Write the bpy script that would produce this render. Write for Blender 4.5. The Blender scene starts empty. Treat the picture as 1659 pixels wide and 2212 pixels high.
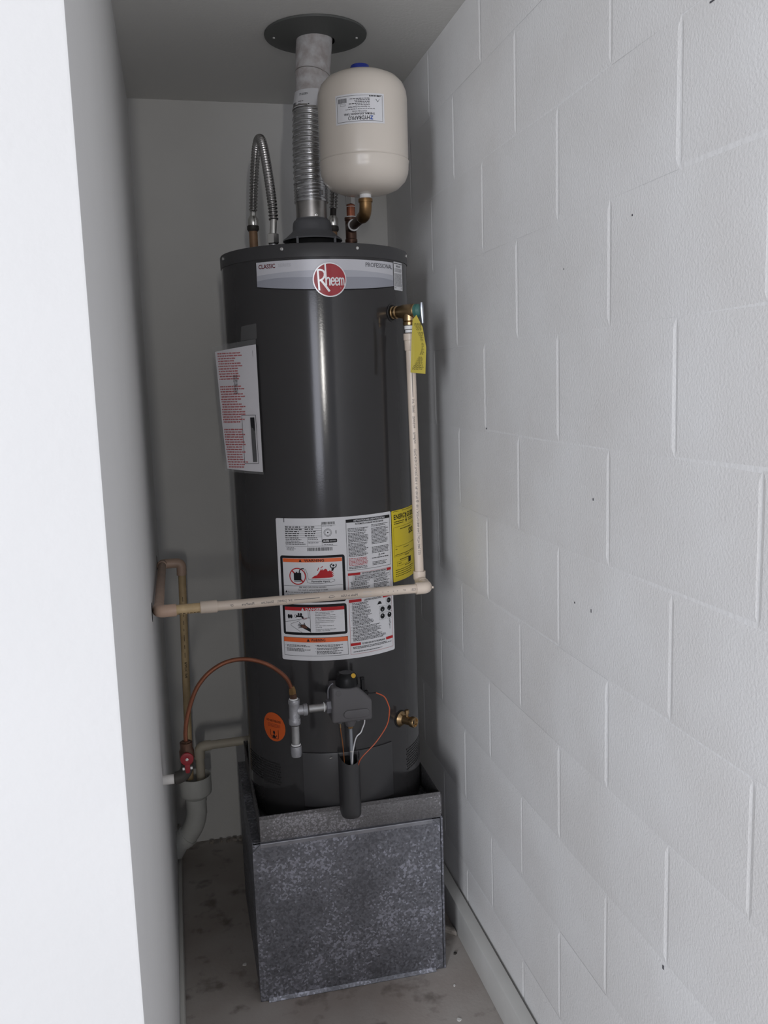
import bpy, bmesh, math, random
from mathutils import Vector, Matrix
from mathutils.geometry import tessellate_polygon
random.seed(7)
scene = bpy.context.scene
C = scene.collection

# ------------------------------------------------------------------ camera
F_PX = 1920.28
FWD = Vector((0.22225678, 0.96387016, -0.14682044))
RIGHT = Vector((0.97288146, -0.22914152, -0.0315567))
UP = Vector((0.06405922, 0.1358252, 0.98865966))
cam_d = bpy.data.cameras.new('camera')
cam_d.sensor_fit = 'VERTICAL'
cam_d.sensor_height = 36.0
cam_d.lens = F_PX / 2212 * 36.0
cam_d.clip_start = 0.02
cam = bpy.data.objects.new('camera', cam_d)
C.objects.link(cam)
cam.matrix_world = Matrix(((RIGHT.x, UP.x, -FWD.x, 0), (RIGHT.y, UP.y, -FWD.y, 0), (RIGHT.z, UP.z, -FWD.z, 0), (0, 0, 0, 1)))
scene.camera = cam

# ------------------------------------------------------------------ light
world = bpy.data.worlds.new('world')
scene.world = world
world.use_nodes = True
world.node_tree.nodes['Background'].inputs[0].default_value = (0.86, 0.90, 1.0, 1)
world.node_tree.nodes['Background'].inputs[1].default_value = 0.62


def area(name, loc, target, sx, sy, power, col):
    d = bpy.data.lights.new(name, 'AREA')
    d.shape = 'RECTANGLE'
    d.size, d.size_y, d.energy, d.color = sx, sy, power, col
    o = bpy.data.objects.new(name, d)
    C.objects.link(o)
    o.location = loc
    o.rotation_euler = (Vector(target) - Vector(loc)).to_track_quat('-Z', 'Y').to_euler()
    return o


area('open_door_daylight', (-2.72, -3.95, 0.25), (0.6, 2.2, -0.5), 0.75, 1.9, 225, (0.91, 0.94, 1.0))
area('garage_door_daylight', (-1.15, -4.6, -0.05), (0.4, 2.2, -0.2), 1.0, 1.75, 34, (0.86, 0.88, 1.0))
area('side_window_daylight', (-0.14, -4.6, 0.12), (0.35, 2.2, 0.0), 0.09, 0.60, 32, (1.0, 0.97, 0.92))

vs = scene.view_settings
vs.view_transform = 'Standard'
vs.look = 'None'
vs.exposure = -0.15
vs.gamma = 1.0
vs.use_curve_mapping = False

# ------------------------------------------------------------------ materials
def mat(name, col, rough=0.6, metal=0.0, var=0.0, vscale=8.0, vcol=None, bump=0.0, bscale=60.0, spec=0.5, coat=0.0, alpha=1.0, bdist=0.002):
    m = bpy.data.materials.new(name)
    m.use_nodes = True
    nt = m.node_tree
    b = nt.nodes['Principled BSDF']
    b.inputs['Base Color'].default_value = (*col, 1)
    b.inputs['Roughness'].default_value = rough
    b.inputs['Metallic'].default_value = metal
    b.inputs['Specular IOR Level'].default_value = spec
    b.inputs['Coat Weight'].default_value = coat
    b.inputs['Alpha'].default_value = alpha
    tc = nt.nodes.new('ShaderNodeNewGeometry')
    if var > 0:
        n = nt.nodes.new('ShaderNodeTexNoise')
        n.inputs['Scale'].default_value = vscale
        n.inputs['Detail'].default_value = 6
        nt.links.new(tc.outputs['Position'], n.inputs['Vector'])
        r = nt.nodes.new('ShaderNodeValToRGB')
        c2 = vcol or tuple(c * (1 - var) for c in col)
        r.color_ramp.elements[0].position = 0.35
        r.color_ramp.elements[1].position = 0.65
        r.color_ramp.elements[0].color = (*c2, 1)
        r.color_ramp.elements[1].color = (*col, 1)
        nt.links.new(n.outputs['Fac'], r.inputs['Fac'])
        nt.links.new(r.outputs['Color'], b.inputs['Base Color'])
    if bump > 0:
        n2 = nt.nodes.new('ShaderNodeTexNoise')
        n2.inputs['Scale'].default_value = bscale
        n2.inputs['Detail'].default_value = 3
        nt.links.new(tc.outputs['Position'], n2.inputs['Vector'])
        bp = nt.nodes.new('ShaderNodeBump')
        bp.inputs['Strength'].default_value = bump
        bp.inputs['Distance'].default_value = bdist
        nt.links.new(n2.outputs['Fac'], bp.inputs['Height'])
        nt.links.new(bp.outputs['Normal'], b.inputs['Normal'])
    return m


def galvanised(name, base, dark, scale, rough):
    m = bpy.data.materials.new(name)
    m.use_nodes = True
    nt = m.node_tree
    b = nt.nodes['Principled BSDF']
    b.inputs['Metallic'].default_value = 0.85
    g = nt.nodes.new('ShaderNodeNewGeometry')
    v = nt.nodes.new('ShaderNodeTexVoronoi')
    v.inputs['Scale'].default_value = scale
    nt.links.new(g.outputs['Position'], v.inputs['Vector'])
    bw = nt.nodes.new('ShaderNodeSeparateColor')
    nt.links.new(v.outputs['Color'], bw.inputs['Color'])
    n = nt.nodes.new('ShaderNodeTexNoise')
    n.inputs['Scale'].default_value = 9
    n.inputs['Detail'].default_value = 5
    nt.links.new(g.outputs['Position'], n.inputs['Vector'])
    mx = nt.nodes.new('ShaderNodeMath')
    mx.operation = 'MULTIPLY_ADD'
    nt.links.new(bw.outputs['Red'], mx.inputs[0])
    mx.inputs[1].default_value = 0.52
    nt.links.new(n.outputs['Fac'], mx.inputs[2])
    r = nt.nodes.new('ShaderNodeValToRGB')
    e = r.color_ramp.elements
    e[0].position, e[0].color = 0.50, (*dark, 1)
    e[1].position, e[1].color = 0.95, (*base, 1)
    x = e.new(1.0)
    x.color = (min(1, base[0] * 1.55), min(1, base[1] * 1.55), min(1, base[2] * 1.6), 1)
    nt.links.new(mx.outputs[0], r.inputs['Fac'])
    nt.links.new(r.outputs['Color'], b.inputs['Base Color'])
    mr = nt.nodes.new('ShaderNodeMapRange')
    mr.inputs['To Min'].default_value = rough + 0.12
    mr.inputs['To Max'].default_value = rough - 0.1
    nt.links.new(bw.outputs['Green'], mr.inputs['Value'])
    nt.links.new(mr.outputs['Result'], b.inputs['Roughness'])
    return m


def concrete(name):
    m = bpy.data.materials.new(name)
    m.use_nodes = True
    nt = m.node_tree
    b = nt.nodes['Principled BSDF']
    b.inputs['Roughness'].default_value = 0.8
    g = nt.nodes.new('ShaderNodeNewGeometry')

    def noise(sc, det):
        n = nt.nodes.new('ShaderNodeTexNoise')
        n.inputs['Scale'].default_value = sc
        n.inputs['Detail'].default_value = det
        nt.links.new(g.outputs['Position'], n.inputs['Vector'])
        return n
    n1, n2, n3 = noise(3.2, 7), noise(16, 6), noise(120, 2)
    r1 = nt.nodes.new('ShaderNodeValToRGB')
    r1.color_ramp.elements[0].position, r1.color_ramp.elements[0].color = 0.35, (0.33, 0.285, 0.255, 1)
    r1.color_ramp.elements[1].position, r1.color_ramp.elements[1].color = 0.66, (0.46, 0.43, 0.405, 1)
    nt.links.new(n1.outputs['Fac'], r1.inputs['Fac'])
    r2 = nt.nodes.new('ShaderNodeValToRGB')
    r2.color_ramp.elements[0].position, r2.color_ramp.elements[0].color = 0.30, (0.42, 0.40, 0.38, 1)
    r2.color_ramp.elements[1].position, r2.color_ramp.elements[1].color = 0.44, (1, 1, 1, 1)
    nt.links.new(n2.outputs['Fac'], r2.inputs['Fac'])
    mx = nt.nodes.new('ShaderNodeMix')
    mx.data_type = 'RGBA'
    mx.blend_type = 'MULTIPLY'
    mx.inputs['Factor'].default_value = 0.8
    nt.links.new(r1.outputs['Color'], mx.inputs['A'])
    nt.links.new(r2.outputs['Color'], mx.inputs['B'])
    nt.links.new(mx.outputs['Result'], b.inputs['Base Color'])
    bp = nt.nodes.new('ShaderNodeBump')
    bp.inputs['Strength'].default_value = 0.25
    bp.inputs['Distance'].default_value = 0.002
    nt.links.new(n3.outputs['Fac'], bp.inputs['Height'])
    nt.links.new(bp.outputs['Normal'], b.inputs['Normal'])
    return m


M = dict(
    white_wall=mat('white_wall_paint', (0.74, 0.738, 0.735), 0.7, bump=0.22, bscale=90, var=0.03, vscale=3),
    back_wall=mat('closet_wall_paint', (0.71, 0.705, 0.69), 0.75, bump=0.15, bscale=90, var=0.05, vscale=4),
    ceiling=mat('ceiling_paint', (0.72, 0.715, 0.69), 0.8, bump=0.35, bscale=110),
    block=mat('painted_block', (0.83, 0.828, 0.826), 0.55, var=0.07, vscale=4, vcol=(0.765, 0.755, 0.745), bump=0.55, bscale=210, bdist=0.0015),
    mortar=mat('painted_mortar', (0.83, 0.828, 0.826), 0.55, bump=0.5, bscale=110),
    trim=mat('painted_board', (0.68, 0.675, 0.65), 0.55, var=0.08, vscale=9, bump=0.15, bscale=40),
    base=mat('painted_baseboard', (0.58, 0.57, 0.53), 0.5),
    concrete=concrete('concrete_slab'),
    jacket=mat('grey_enamel_jacket', (0.036, 0.0345, 0.0355), 0.135, var=0.05, vscale=3, bump=0.06, bscale=260, bdist=0.0006),
    jacket2=mat('grey_enamel_trim', (0.042, 0.041, 0.043), 0.38, bump=0.1, bscale=260, bdist=0.0006),
    hood=mat('grey_draft_hood', (0.115, 0.117, 0.125), 0.5),
    dark=mat('dark_opening', (0.004, 0.004, 0.004), 0.9),
    flange=mat('flange_grey_paint', (0.10, 0.105, 0.10), 0.55),
    label=mat('label_white', (0.70, 0.70, 0.72), 0.32),
    silver=mat('label_silver', (0.62, 0.62, 0.66), 0.35, metal=0.15),
    silver2=mat('label_silver_mid', (0.47, 0.48, 0.53), 0.35, metal=0.15),
    silver3=mat('label_silver_dark', (0.34, 0.35, 0.40), 0.35, metal=0.15),
    ink=mat('ink_black', (0.012, 0.012, 0.014), 0.6, spec=0.2),
    ink_grey=mat('ink_grey', (0.10, 0.10, 0.11), 0.6, spec=0.2),
    ink_lgrey=mat('ink_light_grey', (0.52, 0.52, 0.55), 0.4),
    ink_red=mat('ink_red', (0.46, 0.025, 0.03), 0.6, spec=0.2),
    ink_orange=mat('ink_orange', (0.78, 0.13, 0.025), 0.35),
    ink_blue=mat('ink_blue', (0.04, 0.09, 0.35), 0.35),
    ink_maroon=mat('ink_maroon', (0.14, 0.012, 0.02), 0.4),
    ink_flesh=mat('ink_brown', (0.10, 0.035, 0.02), 0.4),
    badge=mat('badge_red', (0.40, 0.008, 0.018), 0.25, coat=0.3),
    badge_rim=mat('badge_rim_silver', (0.75, 0.75, 0.77), 0.3, metal=0.4),
    yellow=mat('yellow_card', (0.72, 0.57, 0.02), 0.45),
    tagyellow=mat('yellow_tag', (0.42, 0.34, 0.035), 0.5),
    orange=mat('orange_sticker', (0.62, 0.10, 0.012), 0.4),
    galv=galvanised('galvanised_spangle', (0.25, 0.255, 0.285), (0.155, 0.158, 0.176), 200, 0.48),
    galv_pan=galvanised('galvanised_pan', (0.185, 0.18, 0.185), (0.135, 0.13, 0.132), 300, 0.55),
    galv_lit=mat('galvanised_lit_hem', (0.42, 0.425, 0.465), 0.45, metal=0.9, var=0.2, vscale=30),  # paler than the stand sheet: light caught by the top hem, put into the colour
    steel=mat('galvanised_pipe', (0.42, 0.42, 0.42), 0.38, metal=0.9, var=0.25, vscale=40),
    tee=mat('cast_tee_grey', (0.38, 0.38, 0.40), 0.45, metal=0.7, var=0.2, vscale=50, bump=0.3, bscale=300),
    duct=mat('aluminium_duct', (0.60, 0.60, 0.61), 0.26, metal=1.0, var=0.2, vscale=60),
    vent=mat('vent_collar_steel', (0.50, 0.48, 0.46), 0.32, metal=1.0, var=0.3, vscale=25),
    vent_white=mat('dusty_vent_pipe', (0.60, 0.59, 0.59), 0.8, var=0.22, vscale=45, vcol=(0.42, 0.38, 0.37), bump=0.6, bscale=130),
    braid=mat('stainless_hose', (0.42, 0.41, 0.40), 0.24, metal=1.0),
    chrome=mat('chrome_nut', (0.72, 0.71, 0.68), 0.2, metal=1.0),
    brass=mat('brass', (0.42, 0.29, 0.155), 0.32, metal=1.0, var=0.25, vscale=60),
    bronze=mat('bronze_fitting', (0.27, 0.16, 0.07), 0.38, metal=0.9, var=0.3, vscale=50),
    bronze_dark=mat('dark_bronze_pipe', (0.12, 0.065, 0.045), 0.45, metal=0.7, var=0.3, vscale=50),
    copper=mat('copper_tube', (0.25, 0.095, 0.055), 0.42, metal=0.75, var=0.25, vscale=30),
    copper_pipe=mat('copper_pipe', (0.40, 0.14, 0.08), 0.4, metal=0.8, var=0.25, vscale=40),
    riser=mat('aged_copper_riser', (0.34, 0.20, 0.11), 0.5, metal=0.2, var=0.25, vscale=40),
    cpvc=mat('cpvc_cream', (0.66, 0.56, 0.47), 0.38, var=0.04, vscale=20),
    cpvc_old=mat('cpvc_aged', (0.62, 0.46, 0.25), 0.45, var=0.25, vscale=30, vcol=(0.50, 0.36, 0.20)),
    cpvc_tan=mat('cpvc_tan_fitting', (0.60, 0.42, 0.32), 0.42, var=0.12, vscale=25),
    pvc=mat('pvc_white', (0.60, 0.60, 0.57), 0.5, var=0.1, vscale=20),
    pvc_old=mat('pvc_beige', (0.52, 0.47, 0.38), 0.5, var=0.1, vscale=20),
    white_pipe=mat('white_painted_pipe', (0.72, 0.70, 0.68), 0.5),
    teflon=mat('thread_tape', (0.80, 0.80, 0.80), 0.6),
    iron=mat('black_iron', (0.055, 0.05, 0.045), 0.55, metal=0.3),
    red_handle=mat('red_handle', (0.24, 0.008, 0.016), 0.4),
    expansion=mat('expansion_tank_beige', (0.66, 0.60, 0.53), 0.27, coat=0.0),
    blue=mat('blue_cap', (0.012, 0.03, 0.26), 0.35),
    valve_grey=mat('gas_valve_grey', (0.098, 0.094, 0.098), 0.55, bump=0.3, bscale=400, bdist=0.0005),
    valve_lgrey=mat('gas_valve_nut', (0.20, 0.20, 0.22), 0.45, metal=0.4),
    black=mat('black_plastic', (0.005, 0.005, 0.006), 0.4, spec=0.3),
    yellow_btn=mat('yellow_button', (0.65, 0.38, 0.03), 0.4),
    wire_orange=mat('orange_cable', (0.50, 0.09, 0.03), 0.4),
    wire_brown=mat('copper_wire', (0.32, 0.11, 0.03), 0.4, metal=0.5),
    wire_white=mat('aluminium_tube', (0.75, 0.75, 0.76), 0.35, metal=0.4),
    teal=mat('teal_cap', (0.04, 0.13, 0.11), 0.4),
    lever=mat('grey_lever', (0.33, 0.35, 0.38), 0.35, metal=0.8),
    paper=mat('paper_white', (0.70, 0.68, 0.71), 0.6),
    plastic=mat('clear_pouch', (0.36, 0.36, 0.36), 0.25, alpha=0.20, coat=0.3),
    chip=mat('paint_chip', (0.70, 0.69, 0.66), 0.7),
    rubble=mat('broken_concrete', (0.40, 0.36, 0.32), 0.9, var=0.4, vscale=60, bump=0.6, bscale=150),
    screw=mat('zinc_screw', (0.75, 0.74, 0.72), 0.25, metal=1.0),
)

# ------------------------------------------------------------------ mesh helpers
WLOC = {}


def mk(name, bm, m, parent=None, angle=35, kind=None, label=None):
    """link a bmesh (world coordinates) as one mesh object, origin at its centre"""
    bmesh.ops.recalc_face_normals(bm, faces=bm.faces)
    lo = Vector((1e9,) * 3)
    hi = -lo
    for v in bm.verts:
        for i in range(3):
            lo[i] = min(lo[i], v.co[i])
            hi[i] = max(hi[i], v.co[i])
    c = (lo + hi) / 2
    bmesh.ops.translate(bm, verts=bm.verts, vec=-c)
    me = bpy.data.meshes.new(name)
    bm.to_mesh(me)
    bm.free()
    me.materials.append(M[m])
    for p in me.polygons:
        p.use_smooth = True
    me.set_sharp_from_angle(angle=math.radians(angle))
    o = bpy.data.objects.new(name, me)
    C.objects.link(o)
    WLOC[o.name] = c
    if parent is not None:
        o.parent = parent
        o.location = c - WLOC[parent.name]
    else:
        o.location = c
    if kind:
        o['kind'] = kind
    if label:
        o['label'] = label
    return o


def thing(name, label, cat, loc, group=None):
    o = bpy.data.objects.new(name, None)
    C.objects.link(o)
    o.empty_display_size = 0.05
    o.location = loc
    WLOC[o.name] = Vector(loc)
    return tag(o, label, cat, group)


def tag(o, label, cat, group=None):
    o['label'] = label
    o['category'] = cat
    if group:
        o['group'] = group
    return o


def new():
    return bmesh.new()


def basis(d):
    d = Vector(d).normalized()
    a = Vector((0, 0, 1)) if abs(d.z) < 0.9 else Vector((1, 0, 0))
    x = a.cross(d).normalized()
    return x, d.cross(x), d


def lathe(bm, prof, c, d=(0, 0, 1), seg=28, a0=0.0, a1=None):
    x, y, z = basis(d)
    c = Vector(c)
    full = a1 is None
    n = seg if full else seg + 1
    rings = []
    for r, h in prof:
        if r <= 1e-6:
            rings.append([bm.verts.new(c + z * h)])
        else:
            rr = []
            for k in range(n):
                t = 2 * math.pi * k / seg if full else a0 + (a1 - a0) * k / seg
                rr.append(bm.verts.new(c + z * h + (x * math.cos(t) + y * math.sin(t)) * r))
            rings.append(rr)
    for a, b in zip(rings, rings[1:]):
        m_ = seg
        for k in range(m_):
            k2 = (k + 1) % n if full else k + 1
            if len(a) == 1 and len(b) == 1:
                continue
            if len(a) == 1:
                bm.faces.new((a[0], b[k], b[k2]))
            elif len(b) == 1:
                bm.faces.new((a[k], b[0], a[k2]))
            else:
                bm.faces.new((a[k], b[k], b[k2], a[k2]))
    return bm


def cyl(bm, p0, p1, r, seg=24, bev=0.0006):
    p0, p1 = Vector(p0), Vector(p1)
    L = (p1 - p0).length
    return lathe(bm, [(0, 0), (r - bev, 0), (r, bev), (r, L - bev), (r - bev, L), (0, L)], p0, p1 - p0, seg)


def tube(bm, pts, r, seg=16, cap=True):
    pts = [Vector(p) for p in pts]
    n = len(pts)
    rs = r if isinstance(r, (list, tuple)) else [r] * n
    t = [(pts[min(i + 1, n - 1)] - pts[max(i - 1, 0)]).normalized() for i in range(n)]
    x = basis(t[0])[0]
    prev = None
    first = last = None
    for i in range(n):
        x = (x - t[i] * x.dot(t[i])).normalized()
        y = t[i].cross(x)
        ring = [bm.verts.new(pts[i] + (x * math.cos(2 * math.pi * k / seg) + y * math.sin(2 * math.pi * k / seg)) * rs[i]) for k in range(seg)]
        if prev:
            for k in range(seg):
                bm.faces.new((prev[k], prev[(k + 1) % seg], ring[(k + 1) % seg], ring[k]))
        else:
            first = ring
        prev = last = ring
    if cap:
        bm.faces.new(first[::-1])
        bm.faces.new(last)
    return bm


def fillet(pts, rad, n=8):
    pts = [Vector(p) for p in pts]
    out = [pts[0]]
    for a, b, c in zip(pts, pts[1:], pts[2:]):
        u, v = (a - b).normalized(), (c - b).normalized()
        r = min(rad, (a - b).length * 0.99, (c - b).length * 0.99)
        p, q = b + u * r, b + v * r
        for i in range(n + 1):
            s = i / n
            out.append(p * (1 - s) ** 2 + b * 2 * s * (1 - s) + q * s * s)
    out.append(pts[-1])
    return out


def catmull(pts, n=10):
    pts = [Vector(p) for p in pts]
    P = [pts[0] * 2 - pts[1]] + pts + [pts[-1] * 2 - pts[-2]]
    out = []
    for i in range(1, len(P) - 2):
        for k in range(n):
            t = k / n
            a, b, c, d = P[i - 1], P[i], P[i + 1], P[i + 2]
            out.append(0.5 * ((2 * b) + (c - a) * t + (2 * a - 5 * b + 4 * c - d) * t * t + (3 * b - a - 3 * c + d) * t ** 3))
    out.append(pts[-1])
    return out


def resample(pts, step):
    out = [pts[0]]
    acc = 0.0
    for a, b in zip(pts, pts[1:]):
        L = (b - a).length
        while acc + L >= step:
            k = (step - acc) / L
            a = a + (b - a) * k
            L = (b - a).length
            out.append(a)
            acc = 0
            if L < 1e-9:
                break
        acc += L
    return out


def box(bm, x0, x1, y0, y1, z0, z1, bev=0.0, seg=1):
    b2 = new()
    vs_ = [b2.verts.new((x, y, z)) for x in (x0, x1) for y in (y0, y1) for z in (z0, z1)]
    for f in ((0, 1, 3, 2), (4, 6, 7, 5), (0, 4, 5, 1), (2, 3, 7, 6), (0, 2, 6, 4), (1, 5, 7, 3)):
        b2.faces.new([vs_[i] for i in f])
    if bev:
        bmesh.ops.bevel(b2, geom=b2.edges[:], offset=bev, segments=seg, affect='EDGES', profile=0.5)
    return merge(bm, b2)


def merge(bm, b2):
    me = bpy.data.meshes.new('tmp')
    b2.to_mesh(me)
    b2.free()
    bm.from_mesh(me)
    bpy.data.meshes.remove(me)
    return bm


def prism(bm, poly, lo, hi, axis='Y', bev=0.0, seg=2):
    """poly in the plane across `axis`: Y -> (x, z), X -> (y, z), Z -> (x, y)"""
    def P(p, h):
        return {'Y': (p[0], h, p[1]), 'X': (h, p[0], p[1]), 'Z': (p[0], p[1], h)}[axis]
    b2 = new()
    a = [b2.verts.new(P(p, lo)) for p in poly]
    b = [b2.verts.new(P(p, hi)) for p in poly]
    b2.faces.new(a)
    b2.faces.new(b[::-1])
    n = len(poly)
    for i in range(n):
        b2.faces.new((a[i], b[i], b[(i + 1) % n], a[(i + 1) % n]))
    bmesh.ops.recalc_face_normals(b2, faces=b2.faces)
    if bev:
        bmesh.ops.bevel(b2, geom=b2.edges[:], offset=bev, segments=seg, affect='EDGES', profile=0.5)
    return merge(bm, b2)


def hexnut(bm, p0, p1, r, bev=0.0012):
    p0, p1 = Vector(p0), Vector(p1)
    L = (p1 - p0).length
    return lathe(bm, [(0, 0), (r - bev, 0), (r, bev), (r, L - bev), (r - bev, L), (0, L)], p0, p1 - p0, 6)


# flat artwork (labels, lettering) collected in (u, v) with v pointing down, then wrapped onto a surface
TXT = {}


def text_mesh(s, bold):
    key = (s, bold)
    if key not in TXT:
        cu = bpy.data.curves.new('txt', 'FONT')
        cu.body = s
        cu.size = 1.0
        cu.resolution_u = 2
        cu.offset = 0.018 if bold else 0.0
        o = bpy.data.objects.new('txt', cu)
        C.objects.link(o)
        dg = bpy.context.evaluated_depsgraph_get()
        dg.update()
        me = bpy.data.meshes.new_from_object(o.evaluated_get(dg))
        vs_ = [(v.co.x, v.co.y) for v in me.vertices]
        fs = [tuple(p.vertices) for p in me.polygons]
        bpy.data.objects.remove(o)
        bpy.data.curves.remove(cu)
        bpy.data.meshes.remove(me)
        TXT[key] = (vs_, fs)
    return TXT[key]


class Flat:
    def __init__(self):
        self.v, self.f = [], []

    def poly(self, pts):
        i = len(self.v)
        self.v += [tuple(p) for p in pts]
        if len(pts) <= 4:
            self.f.append(tuple(range(i, i + len(pts))))
        else:
            for t in tessellate_polygon([[Vector((p[0], p[1], 0)) for p in pts]]):
                self.f.append(tuple(i + k for k in t))
        return self

    def rect(self, u0, v0, u1, v1):
        return self.poly([(u0, v0), (u1, v0), (u1, v1), (u0, v1)])

    def rrect(self, u0, v0, u1, v1, r, n=5):
        pts = []
        for cx, cy, a in ((u1 - r, v0 + r, -90), (u1 - r, v1 - r, 0), (u0 + r, v1 - r, 90), (u0 + r, v0 + r, 180)):
            for k in range(n + 1):
                t = math.radians(a + 90 * k / n)
                pts.append((cx + r * math.cos(t), cy + r * math.sin(t)))
        return self.poly(pts)

    def frame(self, u0, v0, u1, v1, t):
        return self.rect(u0, v0, u1, v0 + t).rect(u0, v1 - t, u1, v1).rect(u0, v0, u0 + t, v1).rect(u1 - t, v0, u1, v1)

    def disc(self, c, r, n=28, ry=None):
        return self.poly([(c[0] + r * math.cos(2 * math.pi * k / n), c[1] + (ry or r) * math.sin(2 * math.pi * k / n)) for k in range(n)])

    def ring(self, c, r0, r1, n=36):
        for k in range(n):
            a, b = 2 * math.pi * k / n, 2 * math.pi * (k + 1) / n
            self.poly([(c[0] + r * math.cos(t), c[1] + r * math.sin(t)) for r, t in ((r0, a), (r1, a), (r1, b), (r0, b))])
        return self

    def line(self, pts, w):
        for a, b in zip(pts, pts[1:]):
            dx, dy = b[0] - a[0], b[1] - a[1]
            L = math.hypot(dx, dy) or 1
            nx, ny = -dy / L * w / 2, dx / L * w / 2
            self.poly([(a[0] + nx, a[1] + ny), (b[0] + nx, b[1] + ny), (b[0] - nx, b[1] - ny), (a[0] - nx, a[1] - ny)])
        return self

    def text(self, s, u, v, h, w=None, align='L', bold=False, rot=0):
        """cap height h, optional total width w, baseline at v"""
        vs_, fs = text_mesh(s, bold)
        x0, x1 = min(p[0] for p in vs_), max(p[0] for p in vs_)
        k = h / 0.70
        kx = w / (x1 - x0) if w else k
        W = (x1 - x0) * kx
        du = {'L': 0, 'C': -W / 2, 'R': -W}[align]
        i = len(self.v)
        ca, sa = math.cos(math.radians(rot)), math.sin(math.radians(rot))
        for p in vs_:
            a, b = (p[0] - x0) * kx + du, -p[1] * k
            self.v.append((u + a * ca - b * sa, v + a * sa + b * ca))
        self.f += [tuple(i + j for j in f) for f in fs]
        return self

    def print(self, u0, u1, v0, v1, pitch, fill=0.5, rag=0.25, words=(0.002, 0.0065), gap=0.0011, para=0.0, slope=0):
        """rows of word-sized strokes: print too small to read"""
        v = v0
        while v + pitch * fill <= v1 + 1e-6:
            if random.random() < para:
                v += pitch * 0.7
            end = u1 - (u1 - u0) * random.random() * rag
            u = u0
            while u < end - 0.001:
                w = min(random.uniform(*words), end - u)
                x = u
                while x < u + w - 0.0002:
                    lw = min(random.uniform(0.0007, 0.0014), u + w - x)
                    t0, t1 = random.uniform(0, 0.22), random.uniform(0.8, 1.0)
                    self.rect(x, v + pitch * fill * t0, x + lw * 0.82, v + pitch * fill * t1)
                    x += lw
                u += w + gap
            v += pitch
        return self

    def barcode(self, u0, v0, u1, v1, lo=0.0004, hi=0.0012):
        u = u0
        while u < u1:
            w = random.uniform(lo, hi)
            self.rect(u, v0, min(u + w, u1), v1)
            u += w + random.uniform(lo, hi)
        return self

    def build(self, name, m, fn, off, parent, cut=0.008, kind=None, label=None):
        bm = new()
        vs_ = [bm.verts.new((p[0], p[1], 0)) for p in self.v]
        for f in self.f:
            try:
                bm.faces.new([vs_[i] for i in f])
            except ValueError:
                pass
        if cut:
            u0, u1 = min(p[0] for p in self.v), max(p[0] for p in self.v)
            k = math.floor(u0 / cut) + 1
            while k * cut < u1:
                bmesh.ops.bisect_plane(bm, geom=bm.verts[:] + bm.edges[:] + bm.faces[:], plane_co=(k * cut, 0, 0), plane_no=(1, 0, 0), dist=1e-7)
                k += 1
        for v in bm.verts:
            v.co = fn(v.co.x, v.co.y, off)
        return mk(name, bm, m, parent, 60, kind, label)


# ------------------------------------------------------------------ setting
XR, XL, YB, ZF, ZC = 0.709, -0.078, 2.90, -1.529, 0.8555
YFRONT = 0.972
XFAR, YNEAR = -3.0, -6.0
YOPEN = 0.15   # the block wall and the ceiling end here; beyond is the open, daylit side


def struct(o):
    o['kind'] = 'structure'
    return o


bm = box(new(), XFAR, XR + 3.0, YNEAR, YB + 0.2, ZF - 0.1, ZF)
floor = struct(mk('floor', bm, 'concrete'))
bm = box(new(), XFAR, XR + 0.2, YOPEN - 0.6, YB + 0.2, ZC, ZC + 0.1)
struct(mk('ceiling', bm, 'ceiling'))
bm = box(new(), XL - 0.12, XR + 0.2, YB, YB + 0.12, ZF, ZC)
struct(mk('wall_back', bm, 'back_wall'))
# left wall: the white face towards the room and the side of the alcove, one piece with an eased corner
poly = [(XFAR, YFRONT), (XL - 0.004, YFRONT), (XL - 0.001, YFRONT + 0.001), (XL, YFRONT + 0.004), (XL, YB), (XL - 0.12, YB), (XL - 0.12, YFRONT + 0.12), (XFAR, YFRONT + 0.12)]
wall_left = struct(mk('wall_left', prism(new(), poly, ZF, ZC, 'Z'), 'white_wall', angle=20))
# right wall: backing plus individual painted concrete blocks with eased edges
BX = XR + 0.0018
wall_right = struct(mk('wall_right', box(new(), BX, XR + 0.2, YOPEN, YB, ZF, ZC), 'mortar'))
S, Y0, Z0 = 0.2032, 1.78067, 0.68578
block_cache = {}


def block_mesh(L, H):
    key = (round(L, 4), round(H, 4))
    if key not in block_cache:
        b = new()
        D = 0.0015
        o_ = [(sy * L / 2, sz * H / 2) for sy, sz in ((-1, -1), (1, -1), (1, 1), (-1, 1))]
        ov = [b.verts.new((0.0, y, z)) for y, z in o_]
        mv = [b.verts.new((-D * 0.35, y - math.copysign(0.0030, y), z - math.copysign(0.0050, z))) for y, z in o_]
        iv = [b.verts.new((-D, y - math.copysign(0.0070, y), z - math.copysign(0.0150, z))) for y, z in o_]
        b.faces.new(iv)
        for k in range(4):
            b.faces.new((ov[k], ov[(k + 1) % 4], mv[(k + 1) % 4], mv[k]))
            b.faces.new((mv[k], mv[(k + 1) % 4], iv[(k + 1) % 4], iv[k]))
        b.faces.new(ov[::-1])
        bmesh.ops.recalc_face_normals(b, faces=b.faces)
        me = bpy.data.meshes.new('concrete_block')
        b.to_mesh(me)
        b.free()
        me.materials.append(M['block'])
        for p in me.polygons:
            p.use_smooth = True
        me.set_sharp_from_angle(angle=math.radians(6))
        block_cache[key] = me
    return block_cache[key]


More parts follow.
